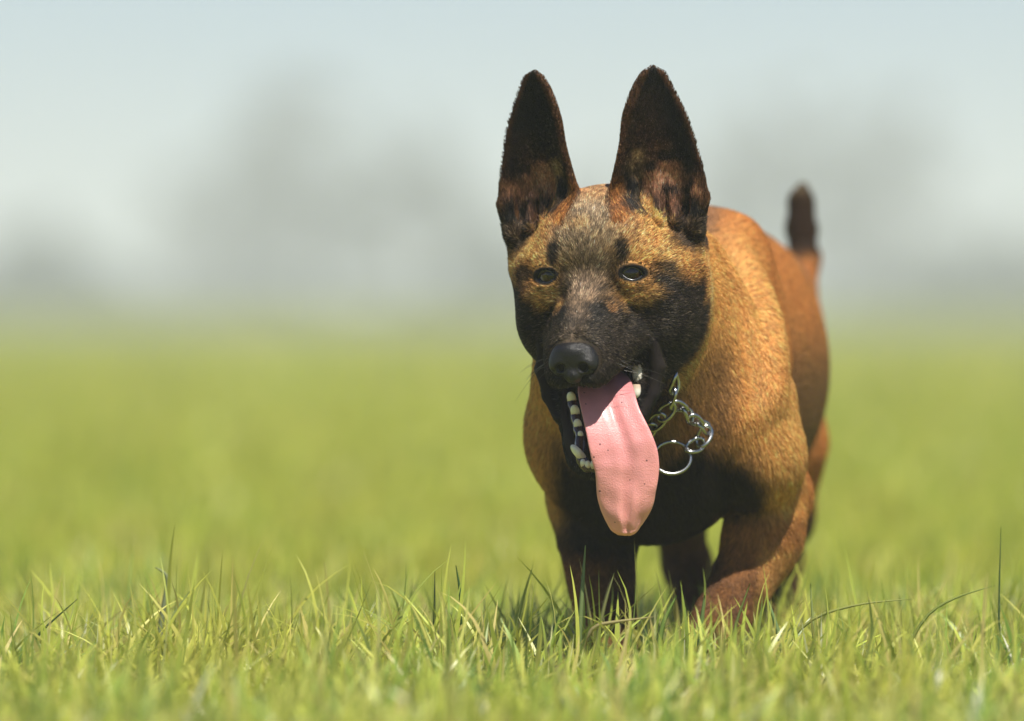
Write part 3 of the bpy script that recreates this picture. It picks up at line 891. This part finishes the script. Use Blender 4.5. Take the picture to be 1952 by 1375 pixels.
# ------------------------------------------------------------------ eyes, nose, tongue, teeth, whiskers
def attr_mat(name, rough, spec=.5, coat=0.0, sss=0.0, bump=None):
    m, t, out = new_mat(name)
    at = t.nodes.new('ShaderNodeAttribute'); at.attribute_name = 'col'
    b = principled(t, Roughness=rough); b.inputs['Specular IOR Level'].default_value = spec
    b.inputs['Coat Weight'].default_value = coat; b.inputs['Coat Roughness'].default_value = .03 if rough < .3 else .22
    if sss:
        b.inputs['Subsurface Weight'].default_value = sss; b.inputs['Subsurface Radius'].default_value = (.006, .002, .0015)
        b.inputs['Subsurface Scale'].default_value = 1.0
    if bump:
        nz = t.nodes.new('ShaderNodeTexVoronoi' if bump[2] else 'ShaderNodeTexNoise'); nz.inputs['Scale'].default_value = bump[0]
        bp = t.nodes.new('ShaderNodeBump'); bp.inputs['Strength'].default_value = bump[1]; bp.inputs['Distance'].default_value = .001
        tc = t.nodes.new('ShaderNodeNewGeometry'); t.links.new(tc.outputs['Position'], nz.inputs['Vector'])
        t.links.new(nz.outputs[0], bp.inputs['Height']); t.links.new(bp.outputs[0], b.inputs['Normal'])
    t.links.new(at.outputs['Color'], b.inputs['Base Color']); t.links.new(b.outputs[0], out.inputs[0])
    return m

def sphere_np(c, r, axis, nr=24, ns=32):
    axis = nrm(axis); u = nrm(np.cross(axis, [0, 0, 1])); v = np.cross(axis, u)
    V = []; A = []
    for i in range(nr + 1):
        th = math.pi * (i + .02) / (nr + .04)
        for k in range(ns):
            p = 2 * math.pi * k / ns
            V.append(c + r * (math.cos(th) * axis + math.sin(th) * (math.cos(p) * u + math.sin(p) * v))); A.append(th)
    F = [[i * ns + k, i * ns + (k + 1) % ns, (i + 1) * ns + (k + 1) % ns, (i + 1) * ns + k] for i in range(nr) for k in range(ns)]
    return np.array(V), np.array(F), np.array(A)

M_EYE = attr_mat('eyeball', .06, .35, .25)
for s in (-1, 1):
    e = H(s * EYE_A, EYE_F, EYE_H)
    gaze = nrm(nrm(cam.location[:] - e) + LX * (.0 if s < 0 else -.04) + UP * .20 + FW * .2)
    V, F, A = sphere_np(e, EYE_R, gaze, 40, 40)
    # cornea bulge
    V = V + (V - e) * (.09 * smooth(.75, .35, A))[:, None]
    C = np.tile([.34, .28, .25], (len(V), 1))
    C = lerp(C, np.array([.040, .018, .008]), smooth(.92, .84, A))
    C = lerp(C, np.array([.006, .004, .004]), smooth(.50, .44, A))
    me = mesh_np('eye', V, F); set_col(me, C)
    link('eye', me, [M_EYE], DOG)

M_LID = attr_mat('wet_lid_skin', .22, .5, .3)
for s in (-1, 1):
    e = H(s * EYE_A, EYE_F, EYE_H)
    o_ = nrm(nrm(FW + LX * s * .27) * .0140 + LX * s * .0008 - UP * .0008)
    lu = nrm(LX + UP * (-.16 * s) - o_ * (LX @ o_)); lv = nrm(np.cross(lu, o_)); lv = lv if lv @ UP > 0 else -lv
    pts = []
    for q in range(49):
        a = 2 * math.pi * q / 48
        x = math.cos(a); y = math.sin(a) * (1 - .45 * x * x)
        if x * s < 0: y -= .30 * x * x                              # inner corner drawn down towards the nose
        d = nrm(o_ + lu * x * .70 + lv * y * .40)
        pts.append(e + d * (EYE_R * 1.045))
    V, F = tube(pts, np.full(49, .00135), 8)
    me = mesh_np('eyelid', V, F); set_col(me, np.tile([.012, .010, .010], (len(V), 1)))
    link('eyelid', me, [M_LID], DOG)

def build_nose():
    Hn = lambda a, f, h: H(a, f - .0035, h)
    c = Hn(0, .1125, -.0665)
    g = np.arange(-.030, .030, .00065)
    v = Vol(c[0] + g, c[1] + g, c[2] + g, .01)
    v.ell(Hn(0, .1095, -.0655), (.0195, .0118, .0128), RH, .004)
    v.ell(Hn(0, .1125, -.0600), (.0145, .0085, .0070), RH, .006)
    for s in (-1, 1):
        v.ell(Hn(s * .0106, .1120, -.0705), (.0092, .0086, .0088), RH, .004)          # wings
        v.ell(Hn(s * .0092, .1225, -.0735), (.0046, .0075, .0042), RH @ rot(1, -s * 18), .0015, 'sub')   # nostril
        v.cone(Hn(s * .0125, .121, -.0745), Hn(s * .0205, .112, -.0775), .0018, .0014, .0014, 'sub')      # slit
    v.ell(Hn(0, .113, -.0790), (.0075, .0075, .0065), RH, .004)
    v.cone(Hn(0, .1235, -.0700), Hn(0, .120, -.0870), .0009, .0012, .0012, 'sub')      # philtrum
    V, F = v.mesh(2, .4)
    hd = to_head(V)
    C = np.tile([.009, .008, .008], (len(V), 1))
    me = mesh_np('nose', V, F); set_col(me, C)
    link('nose', me, [attr_mat('nose_leather', .36, .40, 0.0, bump=(1300, .38, True))], DOG)
build_nose()

def build_tongue():
    st = [  # py, left px, right px, Y, cup, groove
        (716, 1112, 1196, .012, .0, .2), (732, 1104, 1204, -.018, .15, .4), (752, 1101, 1209, -.036, .5, .6), (775, 1105, 1214, -.046, .75, .8),
        (800, 1111, 1222, -.052, .8, .9), (825, 1117, 1234, -.056, .7, 1.), (850, 1123, 1246, -.058, .55, 1.), (872, 1129, 1255, -.058, .4, .9),
        (892, 1133, 1258, -.058, .25, .8), (912, 1135, 1255, -.057, .1, .8), (934, 1137, 1250, -.056, .0, .9), (956, 1140, 1247, -.054, -.1, 1.1),
        (976, 1145, 1240, -.052, -.2, 1.4), (992, 1152, 1232, -.050, -.3, 1.3), (1004, 1160, 1224, -.048, -.35, 1.1), (1013, 1168, 1218, -.047, -.3, .7), (1020, 1177, 1210, -.046, -.2, .2)]
    st = np.array(st, float)
    tt = np.linspace(0, len(st) - 1, 90)
    S = np.stack([np.interp(tt, np.arange(len(st)), st[:, j]) for j in range(6)], 1)
    for _ in range(4):
        S[1:-1] = (S[:-2] + 2 * S[1:-1] + S[2:]) / 4
    NS = 56; V = []; C = []
    for i, (py, l, r, Y, cup, grv) in enumerate(S):
        k = i / (len(S) - 1)
        c = B((l + r) / 2, py, Y); w_ = (r - l) / 2 * (CAM_D + Y) / (CAM_D * PXM)
        w_ *= 1 + .010 * math.sin(k * 21)
        a0 = S[max(i - 1, 0)]; a1 = S[min(i + 1, len(S) - 1)]
        tg = nrm(B((a1[1] + a1[2]) / 2, a1[0], a1[3]) - B((a0[1] + a0[2]) / 2, a0[0], a0[3]))
        su = nrm(np.array([1, 0, 0]) - tg * tg[0]); fr = nrm(np.cross(tg, su))
        if fr[1] > 0: fr = -fr
        th = .0050 * min(1.0, ((len(S) - 1 - i) + 1.5) / 7.0)
        gc = .02 + .10 * math.sin(k * 5.0) + .22 * float(smooth(.6, 1.0, np.array(k)))      # wandering midline
        for q in range(NS):
            a = 2 * math.pi * q / NS
            x = math.cos(a); y = math.sin(a)
            x = math.copysign(abs(x) ** .8, x)
            off = y * th * (1 if y > 0 else .8)
            off += cup * .0105 * (x * x - .4)
            top = 1.0 if y > -.1 else 0.0
            off -= grv * .0026 * math.exp(-((x - gc) / .085) ** 2) * top
            off += grv * .0011 * math.exp(-((abs(x - gc) - .30) / .20) ** 2) * top
            off -= .0008 * math.exp(-((x - .50 - .15 * math.sin(k * 9)) / .05) ** 2) * float(smooth(.45, .6, np.array(k)) * smooth(.97, .8, np.array(k))) * top
            off += (.0006 * math.sin(k * 19 + x * 2.6) + .0002 * math.sin(k * 41 - x * 4)) * float(smooth(.25, .6, np.array(k)))
            V.append(c + su * w_ * x + fr * off)
            base = np.array([.54, .200, .215]) * (1 - k) + np.array([.88, .38, .33]) * k  # muzzle shade at the root and sunlit tip worked into the pinks
            edge = float(smooth(.72, 1.0, np.array(abs(x))))
            mid = math.exp(-((x - gc) / .10) ** 2)
            C.append(base * (1 + .10 * edge * k) * (1 - .14 * mid * np.array([.6, 1, 1])))
    V = np.array(V); C = np.array(C)
    n = len(S)
    F = [[i * NS + k, (i + 1) * NS + k, (i + 1) * NS + (k + 1) % NS, i * NS + (k + 1) % NS] for i in range(n - 1) for k in range(NS)]
    for e, rev in ((0, False), (n - 1, True)):
        for k in range(0, NS // 2 - 1):
            f = [e * NS + k, e * NS + k + 1, e * NS + NS - 2 - k, e * NS + NS - 1 - k]
            if len(set(f)) == 4: F.append(f[::-1] if rev else f)
    nn = noise(V, 160); n2 = noise(V, 60); C = C * (.86 + .16 * nn + .12 * n2)[:, None]
    me = mesh_np('tongue', V, np.array(F)); set_col(me, C)
    m = attr_mat('tongue_flesh', .40, .45, .30, .15)
    t = m.node_tree; bs = [n_ for n_ in t.nodes if n_.type == 'BSDF_PRINCIPLED'][0]; at = [n_ for n_ in t.nodes if n_.type == 'ATTRIBUTE'][0]
    geo = t.nodes.new('ShaderNodeNewGeometry')
    vo = t.nodes.new('ShaderNodeTexVoronoi'); vo.inputs['Scale'].default_value = 170; vo.inputs['Randomness'].default_value = 1
    t.links.new(geo.outputs['Position'], vo.inputs['Vector'])
    lt = t.nodes.new('ShaderNodeMath'); lt.operation = 'LESS_THAN'; lt.inputs[1].default_value = .13
    t.links.new(vo.outputs['Distance'], lt.inputs[0])
    sep = t.nodes.new('ShaderNodeSeparateColor'); t.links.new(vo.outputs['Color'], sep.inputs[0])
    g2 = t.nodes.new('ShaderNodeMath'); g2.operation = 'GREATER_THAN'; g2.inputs[1].default_value = .55
    t.links.new(sep.outputs[0], g2.inputs[0])
    mu = t.nodes.new('ShaderNodeMath'); mu.operation = 'MULTIPLY'; t.links.new(lt.outputs[0], mu.inputs[0]); t.links.new(g2.outputs[0], mu.inputs[1])
    mx = t.nodes.new('ShaderNodeMix'); mx.data_type = 'RGBA'; mx.inputs[7].default_value = (.06, .02, .025, 1)
    t.links.new(mu.outputs[0], mx.inputs[0]); t.links.new(at.outputs['Color'], mx.inputs[6]); t.links.new(mx.outputs[2], bs.inputs['Base Color'])
    nz = t.nodes.new('ShaderNodeTexNoise'); nz.inputs['Scale'].default_value = 900; nz.inputs['Detail'].default_value = 2
    t.links.new(geo.outputs['Position'], nz.inputs['Vector'])
    bp = t.nodes.new('ShaderNodeBump'); bp.inputs['Strength'].default_value = .6; bp.inputs['Distance'].default_value = .0008
    t.links.new(nz.outputs['Fac'], bp.inputs['Height']); t.links.new(bp.outputs[0], bs.inputs['Normal'])
    o = link('tongue', me, [m], DOG); o['label'] = 'long pink tongue hanging from the open mouth'
build_tongue()

M_TOOTH = attr_mat('tooth_enamel', .22, .5, .2)
def tooth(base, d, length, wid, dep, side=None, bend=0.0):
    d = nrm(d); u = nrm(np.cross(d, side if side is not None else FW)); v = np.cross(d, u)
    prof = [(-.35, .85), (0, 1.0), (.35, .98), (.6, .88), (.82, .66), (.95, .38), (1.0, .06)]
    V = []; NS = 12
    for (s, r) in prof:
        for k in range(NS):
            a = 2 * math.pi * k / NS
            V.append(base + d * s * length + u * (math.cos(a) * r * wid) + v * (math.sin(a) * r * dep) + v * bend * max(s, 0) ** 2)
    F = [[i * NS + k, i * NS + (k + 1) % NS, (i + 1) * NS + (k + 1) % NS, (i + 1) * NS + k] for i in range(len(prof) - 1) for k in range(NS)]
    V = np.array(V); me = mesh_np('tooth', V, np.array(F))
    sc_ = np.array([p[0] for p in prof]).repeat(NS)
    set_col(me, lerp(np.tile([.80, .77, .68], (len(V), 1)), np.array([.55, .42, .30]), smooth(.2, -.1, sc_)))
    link('tooth', me, [M_TOOTH], DOG)
def lower_left():
    up = nrm(UP * .75 + FW * .62)
    # premolars down the jaw to the canine and incisors (dog's right side, viewer's left)
    for (px, py, Y, L, wd, dp) in ((1090, 763, -.006, .0076, .0039, .0028), (1097, 788, -.016, .0076, .0039, .0028),
                                   (1102, 813, -.024, .0068, .0035, .0026), (1107, 830, -.032, .0040, .0023, .0020)):
        tooth(B(px, py, Y), nrm(UP * .9 + FW * .5), L, wd, dp, side=FW)
    tooth(B(1106, 868, -.043), nrm(UP * .75 + FW * .35 - LX * .55), .0110, .0036, .0033)
    for (px, py, Y) in ((1112, 886, -.045), (1121, 889, -.047), (1131, 889, -.048), (1140, 888, -.048)):
        tooth(B(px, py, Y), nrm(UP * .9 + FW * .3), .0048, .0025, .0020)
lower_left()
def gums():
    C0 = [.045, .020, .024]
    for pts, r in (([(1090, 764, -.003), (1097, 789, -.013), (1102, 814, -.021), (1107, 832, -.029), (1106, 868, -.040), (1114, 889, -.043), (1128, 892, -.045), (1146, 891, -.045)], .0042),
                   ([(1231, 692, .012), (1220, 698, .004), (1214, 732, -.006)], .0032)):
        Q = np.array([B(*p) for p in pts]); tt = np.linspace(0, len(Q) - 1, 24)
        Q = np.stack([np.interp(tt, np.arange(len(Q)), Q[:, j]) for j in range(3)], 1)
        V, F = tube(Q, r * (1 + .12 * np.sin(tt * 6)), 10)
        me = mesh_np('gum', V, F); set_col(me, np.tile(C0, (len(V), 1)) * (.5 + noise(V, 300))[:, None])
        link('gum', me, [attr_mat('gum_flesh', .25, .5, .4)], DOG)
gums()
for (px, py, Y, L, wd, dp) in ((1217, 706, -.006, .0118, .0050, .0038), (1213, 740, -.016, .0080, .0038, .0030), (1228, 698, .002, .0080, .0042, .0034)):
    tooth(B(px, py, Y), nrm(-UP + LX * -.02 + FW * .1), L, wd, dp)

m, t, out = new_mat('whisker_hair'); b = principled(t, Roughness=.3); b.inputs['Base Color'].default_value = (.05, .045, .04, 1)
t.links.new(b.outputs[0], out.inputs[0]); M_WHISK = m
rng_w = np.random.default_rng(21)
for s in (-1, 1):
    for k in range(8):
        p0 = H(s * rng_w.uniform(.019, .030), rng_w.uniform(.070, .092), rng_w.uniform(-.078, -.062))
        d = nrm(LX * s * .9 + UP * rng_w.uniform(-.7, .1) - FW * rng_w.uniform(.1, .6))
        L = rng_w.uniform(.018, .042); pts = [p0 + d * L * q - UP * .22 * L * q * q for q in np.linspace(0, 1, 6)]
        V, F = tube(pts, np.linspace(.00022, .00006, 6), 5)
        link('whisker', mesh_np('whisker', V, F), [M_WHISK], DOG)

# ------------------------------------------------------------------ chain collar
def surf_Y(px, py, rad=8):
    s = (CAM_D + DV[:, 1]) / (CAM_D * PXM)
    qx = DV[:, 0] / s + 976; qy = 590 - (DV[:, 2] - CAM_H) / s
    k = ((qx - px) ** 2 + (qy - py) ** 2) < rad * rad
    return float(DV[k, 1].min()) if k.any() else .1

m, t, out = new_mat('chromed_steel'); b = principled(t, Roughness=.27, Metallic=1.0)
nz = t.nodes.new('ShaderNodeTexNoise'); nz.inputs['Scale'].default_value = 300
rr = t.nodes.new('ShaderNodeValToRGB'); rr.color_ramp.elements[0].color = (.22, .22, .215, 1); rr.color_ramp.elements[1].color = (.55, .56, .57, 1)
t.links.new(nz.outputs['Fac'], rr.inputs[0]); t.links.new(rr.outputs[0], b.inputs['Base Color']); t.links.new(b.outputs[0], out.inputs[0])
M_STEEL = m
def ring_np(R1, R2, r, n=28, ns=8, twist=0.0):
    pts = []
    for i in range(n):
        a = 2 * math.pi * i / n
        pts.append([R1 * math.cos(a), R2 * math.sin(a), twist * math.sin(2 * a)])
    pts = np.array(pts); V = []; F = []
    for i in range(n):
        d = nrm(pts[(i + 1) % n] - pts[i - 1]); u = nrm(np.cross(d, [0, 0, 1])); v = np.cross(d, u)
        for k in range(ns):
            a = 2 * math.pi * k / ns; V.append(pts[i] + r * (math.cos(a) * u + math.sin(a) * v))
    for i in range(n):
        for k in range(ns):
            F.append([i * ns + k, ((i + 1) % n) * ns + k, ((i + 1) % n) * ns + (k + 1) % ns, i * ns + (k + 1) % ns])
    return np.array(V), np.array(F)
collar_at = B(1290, 800, surf_Y(1290, 800))
COLLAR = bpy.data.objects.new('chain_collar', None); COL.objects.link(COLLAR); COLLAR.location = collar_at
tag(COLLAR, 'silver steel chain collar with a round ring hanging at the dog throat', 'collar')
LV, LF = ring_np(.0090, .0052, .00165, twist=.0014)
LINK_ME = mesh_np('link', LV, LF); LINK_ME.materials.append(M_STEEL)
LINK_ME.polygons.foreach_set('use_smooth', np.ones(len(LINK_ME.polygons), bool))
def place(name, me, c, d, nvec):
    d = nrm(d); nvec = nrm(np.asarray(nvec) - d * (np.asarray(nvec) @ d)); y = np.cross(nvec, d)
    M = mathutils.Matrix([[d[0], y[0], nvec[0], c[0] - collar_at[0]], [d[1], y[1], nvec[1], c[1] - collar_at[1]], [d[2], y[2], nvec[2], c[2] - collar_at[2]], [0, 0, 0, 1]])
    o = bpy.data.objects.new(name, me); COL.objects.link(o); o.parent = COLLAR; o.matrix_local = M
    return o
def chain(path, lift, step=.0142, edge=0.0):
    P = np.array([B(px, py, surf_Y(px, py) - lf) for (px, py, lf) in path])
    seg = np.linalg.norm(np.diff(P, axis=0), axis=1); cum = np.concatenate([[0], np.cumsum(seg)])
    n = max(2, int(round(cum[-1] / step)) + 1)
    ss = np.linspace(0, cum[-1], n)
    Q = np.stack([np.interp(ss, cum, P[:, j]) for j in range(3)], 1)
    for i in range(n - 1):
        d = Q[i + 1] - Q[i]; c = (Q[i] + Q[i + 1]) / 2
        tw = .9 if i % 2 else -.6
        place('link', LINK_ME, c, d, np.array([0.55 * tw + edge, -1.0 + edge * .6, .75 * tw]))
chain([(1288, 716, .001), (1285, 742, .007), (1282, 775, .010)], 0, edge=1.1)
chain([(1284, 772, .011), (1305, 782, .011), (1325, 806, .011), (1350, 818, .009)], 0)
chain([(1348, 820, .010), (1340, 842, .011), (1314, 856, .012)], 0)
chain([(1279, 775, .011), (1266, 790, .010), (1244, 812, .008), (1225, 830, .006)], 0)
RV, RF = ring_np(.0150, .0135, .0014, 40)
me = mesh_np('ring', RV, RF); me.materials.append(M_STEEL); me.polygons.foreach_set('use_smooth', np.ones(len(me.polygons), bool))
rc = B(1281, 873, surf_Y(1285, 873) - .012)
place('ring', me, rc, [1, .1, .1], [.15, -1, .35])
# ------------------------------------------------------------------ grass
def grass_mat():
    m, t, out = new_mat('grass_blades')
    at = t.nodes.new('ShaderNodeAttribute'); at.attribute_name = 'col'
    b = principled(t, Roughness=.36); b.inputs['Specular IOR Level'].default_value = .5
    tr = t.nodes.new('ShaderNodeBsdfTranslucent')
    mx = t.nodes.new('ShaderNodeMixShader'); mx.inputs[0].default_value = .42
    t.links.new(at.outputs['Color'], b.inputs['Base Color']); t.links.new(at.outputs['Color'], tr.inputs[0])
    t.links.new(b.outputs[0], mx.inputs[1]); t.links.new(tr.outputs[0], mx.inputs[2]); t.links.new(mx.outputs[0], out.inputs[0])
    return m
M_GRASS = grass_mat()
G_COLS = np.array([[.300, .370, .060], [.390, .430, .080], [.170, .260, .050], [.460, .440, .120], [.640, .560, .300], [.085, .150, .040], [.48, .40, .16]])

def blades(P, hgt, wid, lean_dir, lean, curl, cols, K, rng, flatdir=None):
    """ribbons with a folded middle; P roots (n,3)"""
    n = len(P)
    d = np.stack([np.cos(lean_dir), np.sin(lean_dir), np.zeros(n)], 1)
    face = rng.uniform(0, 6.283, n) if flatdir is None else flatdir
    sd = np.stack([np.cos(face), np.sin(face), np.zeros(n)], 1)
    V = np.empty((n, 2 * K + 1, 3), np.float32); C = np.empty((n, 2 * K + 1, 3), np.float32)
    for i in range(K + 1):
        s = i / K
        ang = lean + curl * s
        # integrate along the bend
        if i == 0: c = P.copy()
        else:
            st = (hgt / K)[:, None]
            c = c + st * (np.cos(ang)[:, None] * np.array([[0, 0, 1.]]) + np.sin(ang)[:, None] * d)
        w_ = (wid * (1 - .15 * (1 - s)) * (1 - s ** 2.2) + .00005)[:, None]
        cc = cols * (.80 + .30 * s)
        if i < K:
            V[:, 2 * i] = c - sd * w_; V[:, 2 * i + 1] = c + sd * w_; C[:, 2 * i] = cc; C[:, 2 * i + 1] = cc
        else:
            V[:, 2 * K] = c; C[:, 2 * K] = cc
    T = []
    for i in range(K - 1):
        T += [[2 * i, 2 * i + 1, 2 * i + 3], [2 * i, 2 * i + 3, 2 * i + 2]]
    T += [[2 * K - 2, 2 * K - 1, 2 * K]]
    T = np.array(T)
    F = (np.arange(n)[:, None, None] * (2 * K + 1) + T[None]).reshape(-1, 3)
    return V.reshape(-1, 3), F, C.reshape(-1, 3)

def scatter(n, y0, y1, side, rng, bias=1.0):
    """points over the strip of meadow the picture can show, a step to either side included"""
    Y = rng.uniform(0, 1, n) ** bias * (y1 - y0) + y0
    hw_ = (CAM_D + Y) * .0678 * 1.12 + side
    return np.stack([rng.uniform(-1, 1, n) * hw_, Y], 1)

def build_grass():
    rng = np.random.default_rng(77)
    layers = []
    def layer(n, y0, y1, side, h0, h1, w0, w1, K, probs, lean_s=.35, curl_s=.6, bias=1.0, tuft=0.0):
        XY = scatter(n, y0, y1, side, rng, bias)
        P3 = np.stack([XY[:, 0], XY[:, 1], np.zeros(n)], 1)
        big = noise(P3 * [1, .6, 1], 4.0); fine = noise(P3, 14.0)
        keep = rng.random(n) < np.clip(.35 + 1.2 * fine, .2, 1)
        P3 = P3[keep]; big = big[keep]; fine = fine[keep]; k = len(P3)
        P3[:, 2] = ground_height(P3[:, 0], P3[:, 1]) - .004
        ci = rng.choice(len(G_COLS), k, p=np.array(probs) / np.sum(probs))
        C = G_COLS[ci] * np.exp(rng.normal(0, .22, k))[:, None]
        C = C * ((.95 if h1 < .031 else 1.5) if y1 < 2 else 1.25) * np.array([1, 1, 1.0 if y1 < 2 else .75])
        C = lerp(C, np.array([.50, .47, .075]), np.clip((big - .5) * 1.3, 0, .6))
        hgt = rng.uniform(h0, h1, k) * (.65 + .7 * fine) * (.85 + .4 * big)
        dry = ci == 4
        hgt = np.where(dry, hgt * .7, hgt)
        lean = np.abs(rng.normal(0, lean_s, k)) + np.where(dry, rng.uniform(0, .9, k), 0)
        ld = rng.uniform(0, 6.283, k); ld = np.where(rng.random(k) < .35, rng.normal(.2, .7, k), ld)
        layers.append(blades(P3, hgt, rng.uniform(w0, w1, k), ld, lean, rng.normal(.25, curl_s, k), np.clip(C, 0, .7), K, rng))
    p_near = [5, 5, 3, 4, 2.6, 2.2, 1.6]
    p_far = [4, 6, 2, 5, 2.0, .6, .8]
    # foreground and focus zone: a fine low sward, then longer, looser blades and dry straw
    layer(44000, -1.2, 1.4, .7, .014, .030, .0009, .0018, 4, [4, 5, 2, 4, 3, 1, 2], .55, .7)
    layer(22000, -1.2, 1.4, .7, .028, .062, .0015, .0033, 5, p_near, .50, .75)
    layer(10000, -1.2, 1.4, .7, .040, .080, .0012, .0026, 6, [5, 4, 3, 3, 3, 3, 2], .65, 1.1)
    layer(12000, -1.2, 1.4, .7, .020, .050, .0007, .0013, 4, [0, 0, 0, 1, 5, 0, 4], 1.0, .9)
    layer(4200, -.28, .55, .7, .045, .088, .0010, .0022, 7, [5, 5, 2, 5, 5, 2, 4], .60, 1.0)      # loose long blades where the dog walks
    layer(56000, 1.3, 5.0, 1.3, .032, .064, .0020, .0036, 4, p_far)
    layer(70000, 5.0, 16.0, 2.5, .04, .075, .0045, .0075, 3, p_far, bias=.8)
    layer(80000, 16.0, 60.0, 6, .05, .09, .012, .02, 2, p_far, bias=.9)
    layer(60000, 60.0, 200.0, 14, .06, .10, .04, .07, 2, p_far, bias=.9)
    V = np.concatenate([l[0] for l in layers]); C = np.concatenate([l[2] for l in layers])
    off = np.cumsum([0] + [len(l[0]) for l in layers[:-1]]); F = np.concatenate([l[1] + o for l, o in zip(layers, off)])
    me = mesh_np('grass', V, F); set_col(me, C)
    o = link('grass', me, [M_GRASS])
    tag(o, 'sunlit green meadow grass covering the ground', 'grass', kind='stuff')
    print('grass tris', len(F))
build_grass()

# tall single stems and blades that stand out in front
def hero(name, pts, wid, col, label, flat=(1, 0, 0), group=None):
    P = np.array([B(px, py, Y) for (px, py, Y) in pts]); P[0, 2] = -.004
    tt = np.linspace(0, len(P) - 1, 14)
    Q = np.stack([np.interp(tt, np.arange(len(P)), P[:, j]) for j in range(3)], 1)
    for _ in range(3): Q[1:-1] = (Q[:-2] + 2 * Q[1:-1] + Q[2:]) / 4
    V = []; F = []; n = len(Q); fl = nrm(flat)
    for i, q in enumerate(Q):
        s = i / (n - 1); d = nrm(Q[min(i + 1, n - 1)] - Q[max(i - 1, 0)])
        u = nrm(np.cross(d, nrm(np.cross(fl, d)))); nn = np.cross(d, u)
        w_ = wid * .8 * (1 - .85 * s ** 2)
        V += [q - u * w_, q + nn * w_ * .35, q + u * w_, q - nn * w_ * .12]
    for i in range(n - 1):
        for k in range(4):
            F.append([i * 4 + k, i * 4 + (k + 1) % 4, (i + 1) * 4 + (k + 1) % 4, (i + 1) * 4 + k])
    F.append([0, 1, 2, 3]); F.append([4 * n - 1, 4 * n - 2, 4 * n - 3, 4 * n - 4])
    V = np.array(V); o_ = Q[0].copy()
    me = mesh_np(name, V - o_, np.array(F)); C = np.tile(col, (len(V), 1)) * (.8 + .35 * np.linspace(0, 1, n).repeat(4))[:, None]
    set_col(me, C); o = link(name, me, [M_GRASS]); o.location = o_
    tag(o, label, 'grass stalk', group)
G, DG, ST, LG = (.16, .25, .05), (.030, .055, .022), (.46, .40, .18), (.30, .38, .14)
hero('grass_stalk', [(822, 1280, .0), (828, 1180, .0), (829, 1090, .0)], .0016, DG, 'dark stiff upright cut stem left of the dog front legs')
hero('grass_stalk', [(880, 1290, .02), (882, 1190, .02), (878, 1130, .02), (869, 1078, .02)], .0026, (.07, .15, .04), 'dark green pointed blade just right of the dark stiff stem')
hero('grass_stalk', [(300, 1300, .1), (305, 1190, .1), (318, 1130, .1), (322, 1095, .1), (296, 1082, .1)], .0034, (.30, .34, .18), 'pale bluish blade with bent over straw tip on the left')
hero('grass_stalk', [(300, 1290, .08), (325, 1180, .08), (362, 1127, .08)], .0022, LG, 'bright slender blade leaning right beside the bent blade')
hero('grass_stalk', [(10, 1260, .0), (70, 1210, .0), (148, 1142, .0)], .0017, (.05, .10, .03), 'dark thin blade leaning right near the left picture edge')
hero('grass_stalk', [(1905, 1280, .05), (1904, 1150, .05), (1908, 1006, .05)], .0013, (.08, .15, .05), 'tallest thin stem near the right picture edge')
hero('grass_stalk', [(1098, 1275, -.02), (1108, 1150, -.02), (1116, 1040, -.02)], .0032, (.24, .32, .12), 'broad pale upright blade in front of the left front leg')
hero('grass_stalk', [(1120, 1275, -.04), (1150, 1160, -.04), (1171, 1092, -.04)], .0024, (.26, .27, .10), 'olive blade leaning right before the left front leg')
hero('grass_stalk', [(1240, 1290, -.05), (1262, 1190, -.05), (1290, 1135, -.05)], .0034, (.22, .33, .07), 'wide green blade leaning right between the front legs')
hero('grass_stalk', [(1330, 1290, -.05), (1336, 1200, -.05), (1343, 1135, -.05)], .0036, (.18, .26, .08), 'blunt cut green blade in front of the right front paw')
hero('grass_stalk', [(1375, 1280, -.06), (1402, 1190, -.06), (1430, 1112, -.06)], .0022, (.20, .24, .06), 'thin blade crossing the lower right front leg')
hero('grass_stalk', [(1510, 1290, -.02), (1485, 1210, -.02), (1462, 1138, -.02)], .0034, (.22, .33, .13), 'broad pale blade leaning left beside the right front leg')
hero('grass_stalk', [(1560, 1290, .0), (1550, 1200, .0), (1545, 1112, .0)], .0022, (.34, .40, .14), 'upright pale blade right of the dog legs')
hero('grass_stalk', [(1090, 1245, -.06), (1120, 1195, -.08), (1170, 1186, -.09), (1248, 1176, -.10)], .0026, ST, 'flat straw coloured blade lying across the left front leg', (0, 0, 1))
hero('grass_stalk', [(1190, 1275, -.10), (1250, 1275, -.12), (1320, 1262, -.12), (1412, 1258, -.12)], .0018, (.42, .34, .14), 'long straw blade lying flat before the right front paw', (0, 0, 1))
hero('grass_stalk', [(1440, 1260, -.03), (1530, 1180, -.03), (1640, 1150, -.03), (1740, 1142, -.03)], .0018, (.33, .36, .10), 'long arching yellow blade reaching right beside the dog', (0, 0, 1))
hero('grass_stalk', [(1690, 1270, .0), (1760, 1170, .0), (1830, 1135, .0), (1898, 1116, .0)], .0017, (.30, .36, .09), 'curved green blade arching right near the tallest stem', (0, 0, 1))
